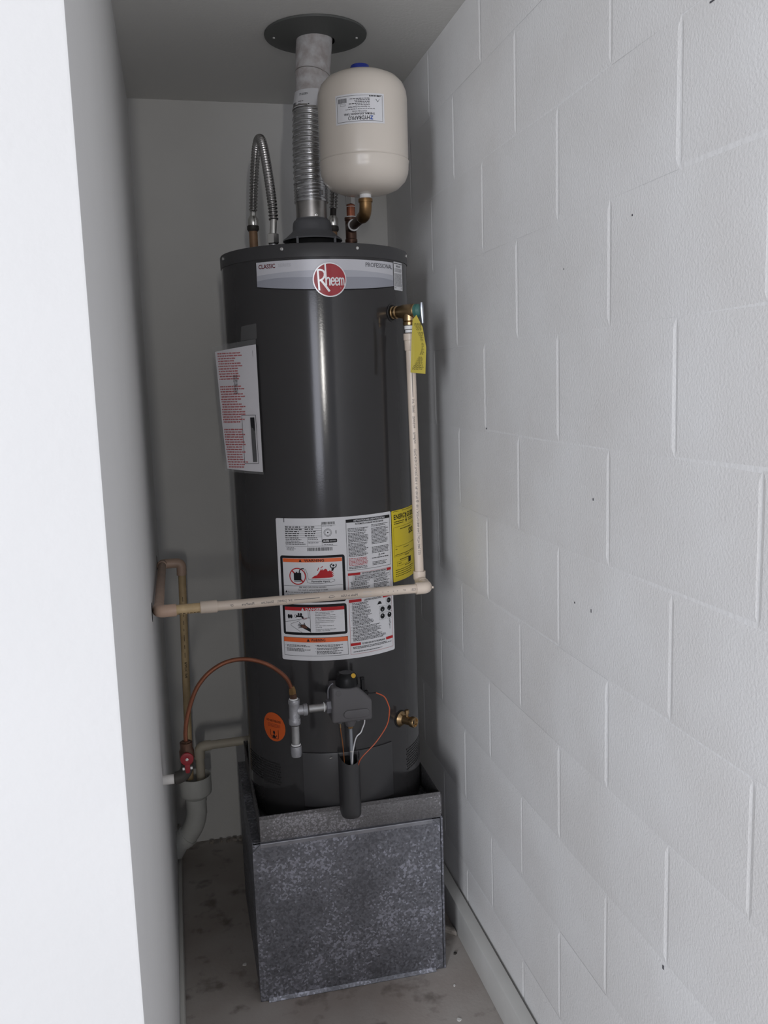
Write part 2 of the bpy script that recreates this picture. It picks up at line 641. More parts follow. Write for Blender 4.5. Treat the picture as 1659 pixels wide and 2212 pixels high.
for j in range(-1, 11):
    zt, zb = min(Z0 - S * j, ZC), max(Z0 - S * (j + 1), ZF)
    i0 = -6 if j % 2 == 0 else -7
    for i in range(i0, 12, 2):
        ya, yb = max(Y0 - S * (i + 2), YOPEN), min(Y0 - S * i, YB)
        if yb - ya < 0.03:
            continue
        o = bpy.data.objects.new('concrete_block', block_mesh(yb - ya, zt - zb))
        C.objects.link(o)
        o.parent = wall_right
        o.rotation_euler = (random.uniform(-0.002, 0.002), random.uniform(-0.003, 0.003), random.uniform(-0.002, 0.002))
        o.location = Vector((BX - 0.0001 + random.uniform(-0.0004, 0.0004), (ya + yb) / 2, (zt + zb) / 2)) - WLOC[wall_right.name]
# painted two-by-four along the foot of the block wall, thin baseboard along the left wall
struct(mk('baseboard_right', box(new(), XR - 0.0385, XR - 0.0060, YOPEN, YB - 0.001, ZF, ZF + 0.089, 0.003, 2), 'trim'))
struct(mk('baseboard_left', box(new(), XL, XL + 0.011, YFRONT + 0.02, YB, ZF, ZF + 0.075, 0.003, 2), 'base'))
# ragged openings in the left wall where the drain line passes
for (y, z, n) in ((2.015, -0.498, 'wall_opening'), (2.66, -0.512, 'wall_opening')):
    bm = new()
    pts = []
    for k in range(14):
        t = 2 * math.pi * k / 14
        rr = 0.0150 * random.uniform(0.85, 1.1)
        pts.append((y + rr * math.cos(t), z + 1.5 * rr * math.sin(t)))
    mk(n, prism(bm, pts, XL - 0.002, XL + 0.0008, 'X'), 'dark', wall_left)

# ------------------------------------------------------------------ water heater
TC, TR = (0.368, 2.29), 0.2325
ZB, ZS, ZT = -1.1, 0.2835, 0.3135
WH = thing('water_heater', 'tall dark grey gas water heater standing in a galvanised pan', 'water heater', (TC[0], TC[1], ZB))


def tmap(th0, z0, R=TR, c=TC):
    def fn(u, v, off):
        t = math.radians(th0) + u / R
        return Vector((c[0] + (R + off) * math.sin(t), c[1] - (R + off) * math.cos(t), z0 - v))
    return fn


def tp(th, z, off=0.0, R=TR, c=TC):
    t = math.radians(th)
    return Vector((c[0] + (R + off) * math.sin(t), c[1] - (R + off) * math.cos(t), z))


mk('jacket', lathe(new(), [(0, ZB), (TR - 0.004, ZB), (TR, ZB + 0.004), (TR, ZS), (0, ZS)], (TC[0], TC[1], 0), seg=120), 'jacket', WH)
mk('top_cap', lathe(new(), [(0, ZS - 0.001), (TR + 0.0016, ZS - 0.001), (TR + 0.0018, ZT - 0.004), (TR + 0.0005, ZT - 0.001), (TR - 0.003, ZT), (TR - 0.02, ZT - 0.002), (0, ZT + 0.001)], (TC[0], TC[1], 0), seg=120), 'jacket2', WH)
for th in (-27.2, 16.1, -77.9, 66.0, 125, -125):
    n_ = Vector((math.sin(math.radians(th)), -math.cos(math.radians(th)), 0))
    mk('cap_screw', lathe(new(), [(0.0042, 0), (0.0042, 0.0012), (0.003, 0.0028), (0, 0.0032)], tp(th, 0.3015, 0.0016), n_, 10), 'screw', WH)

# draft hood
hx = 0.3665
DH = mk('draft_hood', lathe(new(), [(0.0402, 0.404), (0.0405, 0.4015), (0.0445, 0.3995), (0.0475, 0.394), (0.0488, 0.386), (0.0492, 0.3755), (0.0520, 0.3715), (0.0640, 0.3610), (0.0735, 0.3535), (0.0745, 0.3500), (0.0730, 0.3500), (0.0620, 0.3590), (0.0480, 0.3715), (0.0450, 0.386), (0.037, 0.396), (0.037, 0.404), (0.0402, 0.404)], (hx, 2.29, 0), seg=48), 'hood', WH)
for a in (-40, 40, 140, 220):
    t = math.radians(a)
    mk('hood_leg', box(new(), hx + 0.0725 * math.sin(t) - 0.003, hx + 0.0725 * math.sin(t) + 0.003, 2.29 - 0.0725 * math.cos(t) - 0.002, 2.29 - 0.0725 * math.cos(t) + 0.002, ZT - 0.001, 0.3545, 0.0006), 'hood', DH)
mk('flue_shade_core', lathe(new(), [(0, 0.046), (0.042, 0.046), (0.058, 0.038), (0.058, -0.0015), (0, -0.0015)], (hx, 2.29, ZT + 0.001), seg=32), 'dark', WH)  # solid black core, painted shade for the inside of the hood

# brand label across the top with a round badge
z_br = 0.2763
u1 = math.radians(88.2) * TR
BL_ = Flat()
top, bot = [], []
N = 24
for k in range(N + 1):
    s = k / N
    bow = 4 * s * (1 - s)
    top.append((u1 * s, 0.0))
    bot.append((u1 * s, 0.0545 + 0.0125 * bow))
BL_.poly(top + bot[::-1])
fn = tmap(-44.1, z_br)
BL = BL_.build('brand_label', 'silver', fn, 0.0008, WH)
sw = Flat()
sw.poly([(u1 * k / N, 0.0300 - 0.006 * 4 * (k / N) * (1 - k / N)) for k in range(N + 1)] + [(u1 * k / N, 0.0543 + 0.0125 * 4 * (k / N) * (1 - k / N)) for k in range(N, -1, -1)])
sw.build('swoosh', 'silver2', fn, 0.0011, BL)
sw = Flat()
sw.poly([(u1 * k / N, 0.0420 - 0.004 * math.sin(math.pi * 4 * (k / N) * (1 - k / N) * 0.8)) for k in range(N + 1)] + [(u1 * k / N, 0.0543 + 0.0125 * 4 * (k / N) * (1 - k / N)) for k in range(N, -1, -1)])
sw.build('swoosh', 'silver3', fn, 0.0013, BL)
sh = Flat()
sh.poly([(u1 * k / N, 0.0543 + 0.0125 * 4 * (k / N) * (1 - k / N)) for k in range(N + 1)] + [(u1 * k / N, 0.0566 + 0.0130 * 4 * (k / N) * (1 - k / N)) for k in range(N, -1, -1)])
sh.build('label_edge', 'ink', fn, 0.0006, BL)
Flat().text('CLASSIC', 0.0065, 0.0150, 0.0095, 0.0440, bold=True).build('lettering', 'ink_maroon', fn, 0.0013, BL)
Flat().text('SERIES', 0.0580, 0.0140, 0.0075, 0.0300).build('lettering', 'ink_lgrey', fn, 0.0013, BL)
Flat().text('PROFESSIONAL', u1 - 0.0045, 0.0155, 0.0100, 0.0880, align='R').build('lettering', 'ink_grey', fn, 0.0013, BL)
# badge: a slightly domed disc on the front of the tank
bc = Vector((0.3645, 2.0572, 0.2300))
fnb = tmap(-0.9, bc.z)
BR_ = 0.0383
b = Flat().disc((0, 0), BR_, 48).build('badge', 'badge_rim', fnb, 0.0040, BL)
Flat().ring((0, 0), BR_ - 0.0002, BR_ + 0.0003, 48).build('badge_edge', 'badge_rim', fnb, 0.0030, BL)
Flat().disc((0, 0), BR_ - 0.0024, 48).build('badge_face', 'badge', fnb, 0.0044, BL)
g = Flat()
wv = 0.0042
g.poly([(-0.0285, -0.0215), (-0.0245, -0.0215), (-0.0225, 0.0235), (-0.0265, 0.0235)])          # stem of the R
arc = [(-0.0270, -0.0215), (-0.0215, -0.0222), (-0.0150, -0.0205), (-0.0112, -0.0150), (-0.0118, -0.0075), (-0.0165, -0.0010), (-0.0240, 0.0020)]
g.line(arc, wv)
g.line([(-0.0195, 0.0010), (-0.0015, 0.0262)], 0.0048)                                            # leg of the R
g.line([(-0.0095, -0.0352), (-0.0085, 0.0130)], 0.0036)                                           # tall h
g.line([(-0.0085, 0.0010), (-0.0060, -0.0040), (-0.0020, -0.0045), (-0.0003, 0.0), (-0.0003, 0.0130)], 0.0034)
for cx in (0.0065, 0.0158):
    g.line([(cx - 0.0030, 0.0035), (cx + 0.0032, 0.0035), (cx + 0.0030, -0.0015), (cx + 0.0012, -0.0042), (cx - 0.0012, -0.0042), (cx - 0.0032, -0.0010), (cx - 0.0034, 0.0070), (cx - 0.0015, 0.0122), (cx + 0.0015, 0.0122), (cx + 0.0034, 0.0085)], 0.0029)
g.line([(0.0218, 0.0130), (0.0218, -0.0045)], 0.0028)
g.line([(0.0218, 0.0), (0.0235, -0.0035), (0.0258, -0.0035), (0.0268, 0.0), (0.0270, 0.0130)], 0.0027)
g.line([(0.0268, 0.0), (0.0285, -0.0035), (0.0305, -0.0035), (0.0318, 0.0), (0.0322, 0.0130)], 0.0027)
g.build('lettering', 'badge_rim', fnb, 0.0048, BL)
Flat().ring((0.0245, 0.0190), 0.0009, 0.0013, 12).build('trademark', 'ink_lgrey', fnb, 0.0048, BL)

# narrow notice beside the brand label
SL = Flat().rrect(0, 0, 0.0478, 0.0660, 0.002).build('notice_label', 'label', tmap(44.9, 0.2793), 0.0008, WH)
fs_ = tmap(44.9, 0.2793)
f = Flat().print(0.003, 0.0450, 0.002, 0.0065, 0.0045, 0.7, 0.02).print(0.012, 0.0360, 0.0075, 0.0125, 0.0025, 0.8, 0.1)
f.print(0.004, 0.0440, 0.0150, 0.0240, 0.0018, 0.55, 0.1).print(0.003, 0.0450, 0.0265, 0.0580, 0.00165, 0.6, 0.15).print(0.003, 0.012, 0.060, 0.063, 0.003, 0.6).print(0.036, 0.044, 0.060, 0.063, 0.003, 0.6)
f.build('fine_print', 'ink_grey', fs_, 0.0011, SL, kind='stuff')

# big instruction label
LW, LH = 0.3007, 0.3500
fl = tmap(-39.5, -0.3185)
IL = Flat().rrect(0, 0, LW, LH, 0.004).build('instruction_label', 'label', fl, 0.0006, WH)
k_ = Flat()
# dark line at the top edge
k_.rect(0.0215, -0.003, 0.0232, 0.0095)
# specification table
for v in (0.0183, 0.0245, 0.0300, 0.0352, 0.0404, 0.0450):
    k_.rect(0.0235, v, 0.1140, v + 0.0005)
k_.rect(0.0230, 0.0672, 0.1500, 0.0677).rect(0.1138, 0.0140, 0.1143, 0.0677).rect(0.0795, 0.0450, 0.0800, 0.0677).rect(0.0800, 0.0560, 0.1140, 0.0564)
k_.rect(0.1140, 0.0180, 0.1480, 0.0184)
k_.print(0.0245, 0.0700, 0.0195, 0.0450, 0.00525, 0.55, 0.35, (0.004, 0.010), 0.002).print(0.0740, 0.1040, 0.0195, 0.0450, 0.00525, 0.55, 0.3, (0.003, 0.009), 0.002)
k_.print(0.0245, 0.0780, 0.0462, 0.0660, 0.0037, 0.6, 0.55).print(0.0815, 0.1090, 0.0462, 0.0535, 0.0037, 0.55, 0.2).print(0.0815, 0.1090, 0.0580, 0.0610, 0.004, 0.55, 0.1)
k_.print(0.0265, 0.0520, 0.0700, 0.0785, 0.0028, 0.55, 0.4).print(0.1180, 0.1420, 0.0635, 0.0665, 0.003, 0.6, 0.1)
k_.barcode(0.1145, 0.0095, 0.1460, 0.0160).print(0.1150, 0.1400, 0.0192, 0.0215, 0.0022, 0.6, 0.2)
k_.barcode(0.0780, 0.0708, 0.1390, 0.0790)
k_.ring((0.1285, 0.0355), 0.0088, 0.0094, 30).ring((0.1285, 0.0355), 0.0062, 0.0066, 24).disc((0.1285, 0.0355), 0.0016, 12)
for a in range(0, 360, 24):
    t = math.radians(a)
    k_.line([(0.1285 + 0.0070 * math.cos(t), 0.0355 + 0.0070 * math.sin(t)), (0.1285 + 0.0082 * math.cos(t), 0.0355 + 0.0082 * math.sin(t))], 0.0009)
k_.barcode(0.1470, 0.0310, 0.1490, 0.0390)
k_.rrect(0.1145, 0.0512, 0.1500, 0.0600, 0.003)
# frames of the two picture panels
for (v0, v1) in ((0.0905, 0.2050), (0.2100, 0.2860)):
    k_.rrect(0.0075, v0, 0.1665, v1, 0.006)
k_.build('black_print', 'ink', fl, 0.0009, IL)
w_ = Flat().rrect(0.0142, 0.0965, 0.1600, 0.1990, 0.0005).rect(0.0137, 0.2165, 0.1605, 0.2795)
w_.build('panel_field', 'label', fl, 0.0012, IL)
f = Flat().text('AHRI', 0.1165, 0.0580, 0.0050, 0.0140, bold=True).text('CERTIFIED', 0.1320, 0.0575, 0.0032, 0.0160)
f.build('lettering', 'label', fl, 0.0012, IL)
Flat().rect(0.0150, 0.0973, 0.1595, 0.1063).build('orange_band', 'ink_orange', fl, 0.0015, IL)
Flat().rect(0.0075, 0.2925, 0.1665, 0.3040).build('orange_band', 'ink_orange', fl, 0.0015, IL)
r_ = Flat().rect(0.0137, 0.2165, 0.1605, 0.2252)
r_.rect(0.1730, 0.1381, 0.2040, 0.1440).rect(0.2800, 0.1381, 0.2940, 0.1445).rect(0.1730, 0.2035, 0.2045, 0.2105).rect(0.2650, 0.2035, 0.2930, 0.2105).rect(0.1730, 0.3120, 0.1990, 0.3185).rect(0.2710, 0.3120, 0.2940, 0.3185)
r_.frame(0.1726, 0.1381, 0.2942, 0.3400, 0.0005)
r_.ring((0.0511, 0.1405), 0.0183, 0.0208, 40).line([(0.0367, 0.1262), (0.0655, 0.1548)], 0.0034)
flame = [(0.0848, 0.1455), (0.0925, 0.1395), (0.0985, 0.1380), (0.1030, 0.1325), (0.1075, 0.1255), (0.1100, 0.1215), (0.1092, 0.1265), (0.1130, 0.1230), (0.1128, 0.1270), (0.1190, 0.1225), (0.1225, 0.1245), (0.1245, 0.1290), (0.1275, 0.1285), (0.1305, 0.1260), (0.1300, 0.1300), (0.1345, 0.1265), (0.1335, 0.1320), (0.1385, 0.1300), (0.1340, 0.1370), (0.1395, 0.1345), (0.1345, 0.1405), (0.1400, 0.1385), (0.1350, 0.1440), (0.1290, 0.1450)]
r_.poly(flame)
r_.line([(0.1005, 0.1270), (0.1035, 0.1195)], 0.0018).line([(0.1080, 0.1205), (0.1135, 0.1165)], 0.0016)
r_.print(0.1765, 0.2260, 0.1020, 0.1215, 0.0033, 0.6, 0.15).print(0.2340, 0.2480, 0.0735, 0.0757, 0.004, 0.6).print(0.2340, 0.2650, 0.0770, 0.0790, 0.004, 0.6)
r_.text('HOT', 0.0580, 0.2465, 0.0042, 0.0120)
r_.build('red_print', 'ink_red', fl, 0.0015, IL)
d_ = Flat()
d_.text('WARNING', 0.0690, 0.1048, 0.0060, 0.0480, bold=True).poly([(0.0560, 0.1050), (0.0595, 0.0985), (0.0630, 0.1050)])
d_.text('WARNING', 0.0770, 0.3018, 0.0070, 0.0350, bold=True).poly([(0.0665, 0.3020), (0.0705, 0.2945), (0.0745, 0.3020)])
# gasoline can with its spout
d_.rect(0.0420, 0.1318, 0.0605, 0.1500).rect(0.0425, 0.1515, 0.0605, 0.1530).rect(0.0475, 0.1295, 0.0505, 0.1320).line([(0.0560, 0.1320), (0.0565, 0.1275), (0.0585, 0.1235), (0.0625, 0.1215), (0.0680, 0.1218)], 0.0024)
# figure in the flames
d_.disc((0.1385, 0.1155), 0.0026, 16).poly([(0.1320, 0.1205), (0.1435, 0.1200), (0.1395, 0.1235), (0.1370, 0.1290), (0.1335, 0.1275), (0.1340, 0.1230)])
d_.line([(0.1330, 0.1210), (0.1305, 0.1155), (0.1360, 0.1110)], 0.0022).line([(0.1430, 0.1205), (0.1455, 0.1165), (0.1445, 0.1120)], 0.0022)
cloud = [(0.0705, 0.1225), (0.0735, 0.1275), (0.0755, 0.1340), (0.0768, 0.1420), (0.0780, 0.1475), (0.0850, 0.1485), (0.0950, 0.1478), (0.1050, 0.1488), (0.1150, 0.1480), (0.1250, 0.1490), (0.1350, 0.1482), (0.1405, 0.1500), (0.1405, 0.1535), (0.1340, 0.1555), (0.1200, 0.1575), (0.1050, 0.1585), (0.0900, 0.1580), (0.0800, 0.1570), (0.0745, 0.1545), (0.0735, 0.1460), (0.0725, 0.1370), (0.0700, 0.1300), (0.0690, 0.1235)]
d_.line(cloud, 0.0006)
d_.text('Flammable Vapors', 0.0850, 0.1550, 0.0042, 0.0440, bold=True)
d_.rect(0.0150, 0.1635, 0.1600, 0.1641)
d_.text('FIRE AND EXPLOSION HAZARD', 0.0870, 0.1692, 0.0038, 0.0660, align='C')
d_.text('Can result in serious injury or death', 0.0870, 0.1752, 0.0038, 0.0720, align='C')
d_.poly([(0.0175, 0.1810), (0.0205, 0.1755), (0.0235, 0.1810)])
for i, s in enumerate(('Do not store or use gasoline or other flammable vapors and liquids', 'in the vicinity of this or any other appliance. Storage of or use of gasoline', 'or other flammable vapors and liquids')):
    d_.text(s, 0.0250 if i == 0 else 0.0175, 0.1812 + 0.0056 * i, 0.0036, (0.1290, 0.1370, 0.0700)[i])
# tap, basin and hand
d_.disc((0.0240, 0.2400), 0.0030, 14, 0.0058).disc((0.0300, 0.2400), 0.0034, 14, 0.0052).ring((0.0420, 0.2390), 0.0030, 0.0038, 16).poly([(0.0425, 0.2370), (0.0570, 0.2370), (0.0610, 0.2395), (0.0620, 0.2440), (0.0580, 0.2445), (0.0560, 0.2415), (0.0425, 0.2412)])
d_.disc((0.0495, 0.2340), 0.0024, 12, 0.0032).disc((0.0555, 0.2342), 0.0028, 12, 0.0034)
d_.line([(0.0137, 0.2545), (0.0450, 0.2480), (0.0770, 0.2415)], 0.0006).line([(0.0560, 0.2795), (0.0280, 0.2620), (0.0300, 0.2580), (0.0520, 0.2500)], 0.0006).line([(0.0600, 0.2480), (0.0730, 0.2430), (0.0775, 0.2435)], 0.0006)
d_.line([(0.0735, 0.2252), (0.0735, 0.2415)], 0.0006).line([(0.0777, 0.2252), (0.0777, 0.2795)], 0.0008)
d_.poly([(0.0540, 0.2600), (0.0610, 0.2590), (0.0690, 0.2640), (0.0775, 0.2700), (0.0775, 0.2780), (0.0680, 0.2730), (0.0600, 0.2690), (0.0545, 0.2660)])
d_.line([(0.0560, 0.2615), (0.0505, 0.2545)], 0.0018).line([(0.0550, 0.2630), (0.0475, 0.2585)], 0.0017).line([(0.0550, 0.2645), (0.0460, 0.2625)], 0.0017).line([(0.0555, 0.2665), (0.0475, 0.2685)], 0.0017).line([(0.0650, 0.2620), (0.0620, 0.2550)], 0.0018)
for i, s in enumerate(('Water temperature over 125 F', 'can cause severe burns', 'instantly or death from scalds.', 'Children, disabled and elderly are', 'at highest risk of being scalded.', 'See instruction manual before', 'setting temperature at water', 'heater.', 'Feel water before bathing or', 'showering.', 'Temperature limiting valves are', 'available, see manual.')):
    d_.text(s, 0.0900, 0.2300 + (0, .0033, .0066, .0110, .0143, .0187, .0220, .0253, .0297, .0330, .0374, .0407)[i] * 1.13, 0.0025, min(0.0500, 0.00158 * len(s)))
d_.frame(0.0073, 0.2922, 0.1667, 0.3385, 0.0006)
for (u, v, n) in ((0.0150, 0.3110, 2), (0.0150, 0.3190, 3), (0.0905, 0.3105, 2), (0.0905, 0.3180, 2), (0.0905, 0.3258, 3)):
    d_.print(u, u + 0.066, v, v + 0.0030 * n - 0.001, 0.0030, 0.62, 0.45).disc((u - 0.003, v + 0.001), 0.0006, 8)
# right-hand column
d_.frame(0.1722, 0.0074, 0.2948, 0.1316, 0.0006).rect(0.1722, 0.0074, 0.2948, 0.0148)
d_.text('AUTOMATIC STORAGE WATER HEATER', 0.2345, 0.0212, 0.0040, 0.0790, align='C', bold=True)
for (v0, n) in ((0.0290, 3), (0.0405, 7), (0.0655, 10)):
    d_.print(0.1765, 0.2295, v0, v0 + 0.0034 * n, 0.0034, 0.58, 0.22)
d_.print(0.1765, 0.2330, 0.1225, 0.1300, 0.0034, 0.58, 0.3)
for (v0, n) in ((0.0250, 2), (0.0335, 8), (0.0610, 4), (0.0800, 5)):
    d_.print(0.2375, 0.2920, v0, v0 + 0.0034 * n, 0.0034, 0.58, 0.22)
d_.line([(0.2560, 0.1030), (0.2585, 0.0980), (0.2610, 0.1030), (0.2560, 0.1030)], 0.0007).print(0.2640, 0.2760, 0.0995, 0.1020, 0.004, 0.6, 0.1).print(0.2370, 0.2900, 0.1065, 0.1090, 0.004, 0.6, 0.05).print(0.2380, 0.2850, 0.1165, 0.1260, 0.0034, 0.58, 0.2)
d_.text('FOR YOUR SAFETY READ BEFORE OPERATING', 0.2085, 0.1434, 0.0040, 0.0690, bold=True)
d_.frame(0.1850, 0.1450, 0.2900, 0.1570, 0.0004).print(0.1890, 0.2880, 0.1468, 0.1560, 0.0034, 0.6, 0.15)
for (u, v0, n) in ((0.1800, 0.1590, 4), (0.1800, 0.1740, 8), (0.2400, 0.1590, 3), (0.2400, 0.1705, 9)):
    d_.print(u, u + 0.050, v0, v0 + 0.0033 * n, 0.0033, 0.62, 0.25).disc((u - 0.0025, v0 + 0.001), 0.0006, 8)
d_.text('LIGHTING INSTRUCTIONS', 0.2120, 0.2098, 0.0042, 0.0480, bold=True)
for (v0, n, w) in ((0.2125, 2, .050), (0.2200, 4, .050), (0.2335, 2, .056), (0.2405, 2, .056), (0.2475, 2, .056), (0.2545, 5, .056), (0.2715, 2, .080), (0.2785, 4, .080), (0.2920, 2, .088), (0.2992, 3, .094)):
    d_.print(0.1800, 0.1800 + w, v0, v0 + 0.0032 * n, 0.0032, 0.62, 0.3).disc((0.1772, v0 + 0.001), 0.0006, 8)
d_.poly([(0.2470, 0.2250), (0.2500, 0.2215), (0.2515, 0.2185), (0.2545, 0.2175), (0.2575, 0.2185), (0.2590, 0.2215), (0.2615, 0.2245)])
for c in ((0.2836, 0.2200), (0.2625, 0.2390), (0.2845, 0.2395), (0.2620, 0.2565), (0.2845, 0.2570)):
    d_.disc(c, 0.0065, 24).frame(c[0] - 0.0095, c[1] - 0.0085, c[0] + 0.0090, c[1] + 0.0085, 0.0003)
d_.line([(0.2840, 0.2660), (0.2860, 0.2700), (0.2830, 0.2740), (0.2865, 0.2780), (0.2835, 0.2830), (0.2850, 0.2880), (0.2845, 0.2930)], 0.0007).line([(0.2820, 0.2690), (0.2880, 0.2760), (0.2815, 0.2810), (0.2870, 0.2850)], 0.0006)
d_.text('TO TURN GAS OFF TO THE APPLIANCE', 0.2020, 0.3178, 0.0042, 0.0650, bold=True)
d_.print(0.1790, 0.2900, 0.3215, 0.3300, 0.0033, 0.62, 0.25).print(0.1790, 0.2600, 0.3330, 0.3355, 0.0033, 0.62, 0.1).print(0.2830, 0.2930, 0.3425, 0.3440, 0.004, 0.5)
d_.build('black_lettering', 'ink', fl, 0.0018, IL)
f = Flat().text('DANGER', 0.0675, 0.2242, 0.0062, 0.0390, bold=True).poly([(0.0565, 0.2245), (0.0600, 0.2178), (0.0635, 0.2245)])
f.build('lettering', 'label', fl, 0.0021, IL)
f = Flat().text('INSTALLATION AND OPERATION DETAILS', 0.2345, 0.0132, 0.0042, 0.0860, align='C', bold=True)
f.build('lettering', 'label', fl, 0.0021, IL)
for c in ((0.2836, 0.2200), (0.2625, 0.2390), (0.2845, 0.2395), (0.2620, 0.2565), (0.2845, 0.2570)):
    f = Flat().disc((c[0] + random.uniform(-.003, .003), c[1] + random.uniform(-.003, .003)), 0.0011, 10)
    f.build('dial_mark', 'label', fl, 0.0021, IL)
Flat().poly([(0.0550, 0.2605), (0.0615, 0.2597), (0.0685, 0.2643), (0.0700, 0.2690), (0.0610, 0.2685), (0.0555, 0.2655)]).build('hand_picture', 'ink_flesh', fl, 0.0020, IL)

# yellow energy label
fe = tmap(35.25, -0.3185)
EL = Flat().rrect(0, 0.0008, 0.1330, 0.1800, 0.003).build('energy_label', 'yellow', fe, 0.0006, WH)
f = Flat().text('ENERGY', 0.0085, 0.0235, 0.0120, 0.0600, bold=True).text('GUIDE', 0.0720, 0.0240, 0.0125, 0.0520, bold=True)
f.rect(0.0655, 0.0130, 0.0685, 0.0310).poly([(0.0620, 0.0300), (0.0720, 0.0300), (0.0670, 0.0375)])
f.print(0.0060, 0.0300, 0.0030, 0.0050, 0.003, 0.5, 0.3).print(0.0450, 0.1250, 0.0035, 0.0055, 0.003, 0.5, 0.1).print(0.0085, 0.0550, 0.0280, 0.0370, 0.0050, 0.55, 0.2).print(0.0800, 0.1250, 0.0270, 0.0370, 0.0045, 0.55, 0.3)
f.frame(0.0065, 0.0430, 0.1280, 0.1170, 0.0005).print(0.0350, 0.1000, 0.0480, 0.0510, 0.004, 0.7, 0.05)
f.text('$202', 0.0810, 0.0680, 0.0140, 0.0360, bold=True)
f.rect(0.0130, 0.0920, 0.1250, 0.0926).rect(0.0130, 0.0870, 0.0136, 0.0950).print(0.0120, 0.0200, 0.0980, 0.1000, 0.003, 0.6).print(0.0480, 0.0850, 0.0975, 0.1000, 0.003, 0.6).print(0.0110, 0.1240, 0.1120, 0.1145, 0.004, 0.55, 0.1)
f.print(0.0550, 0.0900, 0.1180, 0.1205, 0.004, 0.6).print(0.0300, 0.0950, 0.1255, 0.1280, 0.004, 0.6).rect(0.0750, 0.1275, 0.0930, 0.1415).frame(0.0170, 0.1310, 0.0720, 0.1420, 0.0005).print(0.0230, 0.0400, 0.1350, 0.1375, 0.004, 0.6).print(0.0540, 0.0980, 0.1440, 0.1465, 0.004, 0.5)
f.print(0.0100, 0.1150, 0.1505, 0.1725, 0.0052, 0.4, 0.35)
f.build('black_lettering', 'ink', fe, 0.0009, EL)

# orange round sticker
ST = Flat().disc((0, 0), 0.0362, 40, 0.0375).build('round_sticker', 'orange', tmap(-49.0, -0.8505), 0.0007, WH)
fo = tmap(-49.0, -0.8505)
f = Flat().text('DO NOT BLOCK', 0.000, -0.0130, 0.0055, 0.0480, align='C', bold=True)
f.build('lettering', 'ink', fo, 0.0010, ST)
f = Flat().line([(-0.012, 0.008), (-0.012, 0.022), (-0.006, 0.030), (0.012, 0.030), (0.014, 0.026), (0.014, 0.006)], 0.0012).disc((0.0, 0.0145), 0.0035, 14, 0.0045).rect(-0.0013, 0.016, 0.0013, 0.026).poly([(-0.006, 0.0235), (0.0, 0.021), (0.006, 0.0255), (0.004, 0.0290), (-0.005, 0.0290)]).disc((0.008, 0.0225), 0.0016, 8)
f.build('pictogram', 'ink', fo, 0.0010, ST)
Flat().print(-0.020, 0.022, -0.0080, 0.0020, 0.0034, 0.45, 0.3).build('fine_print', 'ink_maroon', fo, 0.0010, ST, kind='stuff')

# perforated air inlets near the foot
for (t0, t1, z0) in ((-80, -44, -0.9480), (44, 78, -0.9480)):
    f = Flat()
    R_ = TR
    nx = int(math.radians(t1 - t0) * R_ / 0.0068)
    for i in range(nx):
        for j in range(9):
            uu = i * 0.0068 + (0.0034 if j % 2 else 0)
            f.disc((uu, j * 0.0068), 0.0023, 6)
    f.build('air_inlet', 'dark', tmap(t0, z0), 0.0004, WH, cut=0, kind='stuff')

# access door with the wire cover standing out from its middle
u1 = math.radians(57.6) * TR
bm = new()
fd = tmap(-28.8, -0.9045)
Nn = 28
vv = []
for k in range(Nn + 1):
    vv.append([bm.verts.new(fd(u1 * k / Nn, v, o2)) for (v, o2) in ((0, 0.0), (0, 0.0035), (0.003, 0.0045), (0.139, 0.0045), (0.142, 0.0035), (0.142, 0.0))])
for a, b_ in zip(vv, vv[1:]):
    for q in range(5):
        bm.faces.new((a[q], b_[q], b_[q + 1], a[q + 1]))
bm.faces.new(vv[0])
bm.faces.new(vv[-1][::-1])
DOOR = mk('access_door', bm, 'jacket2', WH)
mk('door_latch', box(new(), 0.3165, 0.3235, 2.0515, 2.0535, -0.9150, -0.9125, 0.0006), 'screw', DOOR)
bm = new()
ccx, ccy, cr = 0.3622, 2.0480, 0.0255
prof = [(-0.9125, 1.0), (-0.930, 1.0), (-0.98, 1.0), (-1.030, 1.0), (-1.045, 0.985), (-1.055, 0.93), (-1.0605, 0.8), (-1.062, 0.6)]
rows = []
n = 20
for z, s in prof:
    row = []
    for k in range(n + 1):
        t = math.pi * k / n
        x = ccx - cr * math.cos(t) * (0.6 + 0.4 * s)
        dy = 0.044 * (math.sin(t) ** 0.6) * s
        zz = z
        if z == -0.9125:
            zz = z + 0.016 * (abs(math.cos(t)) ** 3) - 0.004
        row.append(bm.verts.new((x, ccy - dy, zz)))
    rows.append(row)
for a, b_ in zip(rows, rows[1:]):
    for k in range(n):
        bm.faces.new((a[k], a[k + 1], b_[k + 1], b_[k]))
bm.faces.new(rows[-1])
mk('wire_cover', bm, 'jacket2', DOOR, angle=50)
mk('wire_slot', prism(new(), [(ccx - 0.021, -0.9120), (ccx + 0.021, -0.9120), (ccx + 0.021, -0.955), (ccx - 0.021, -0.955)], 2.0450, 2.0490, 'Y'), 'dark', DOOR)

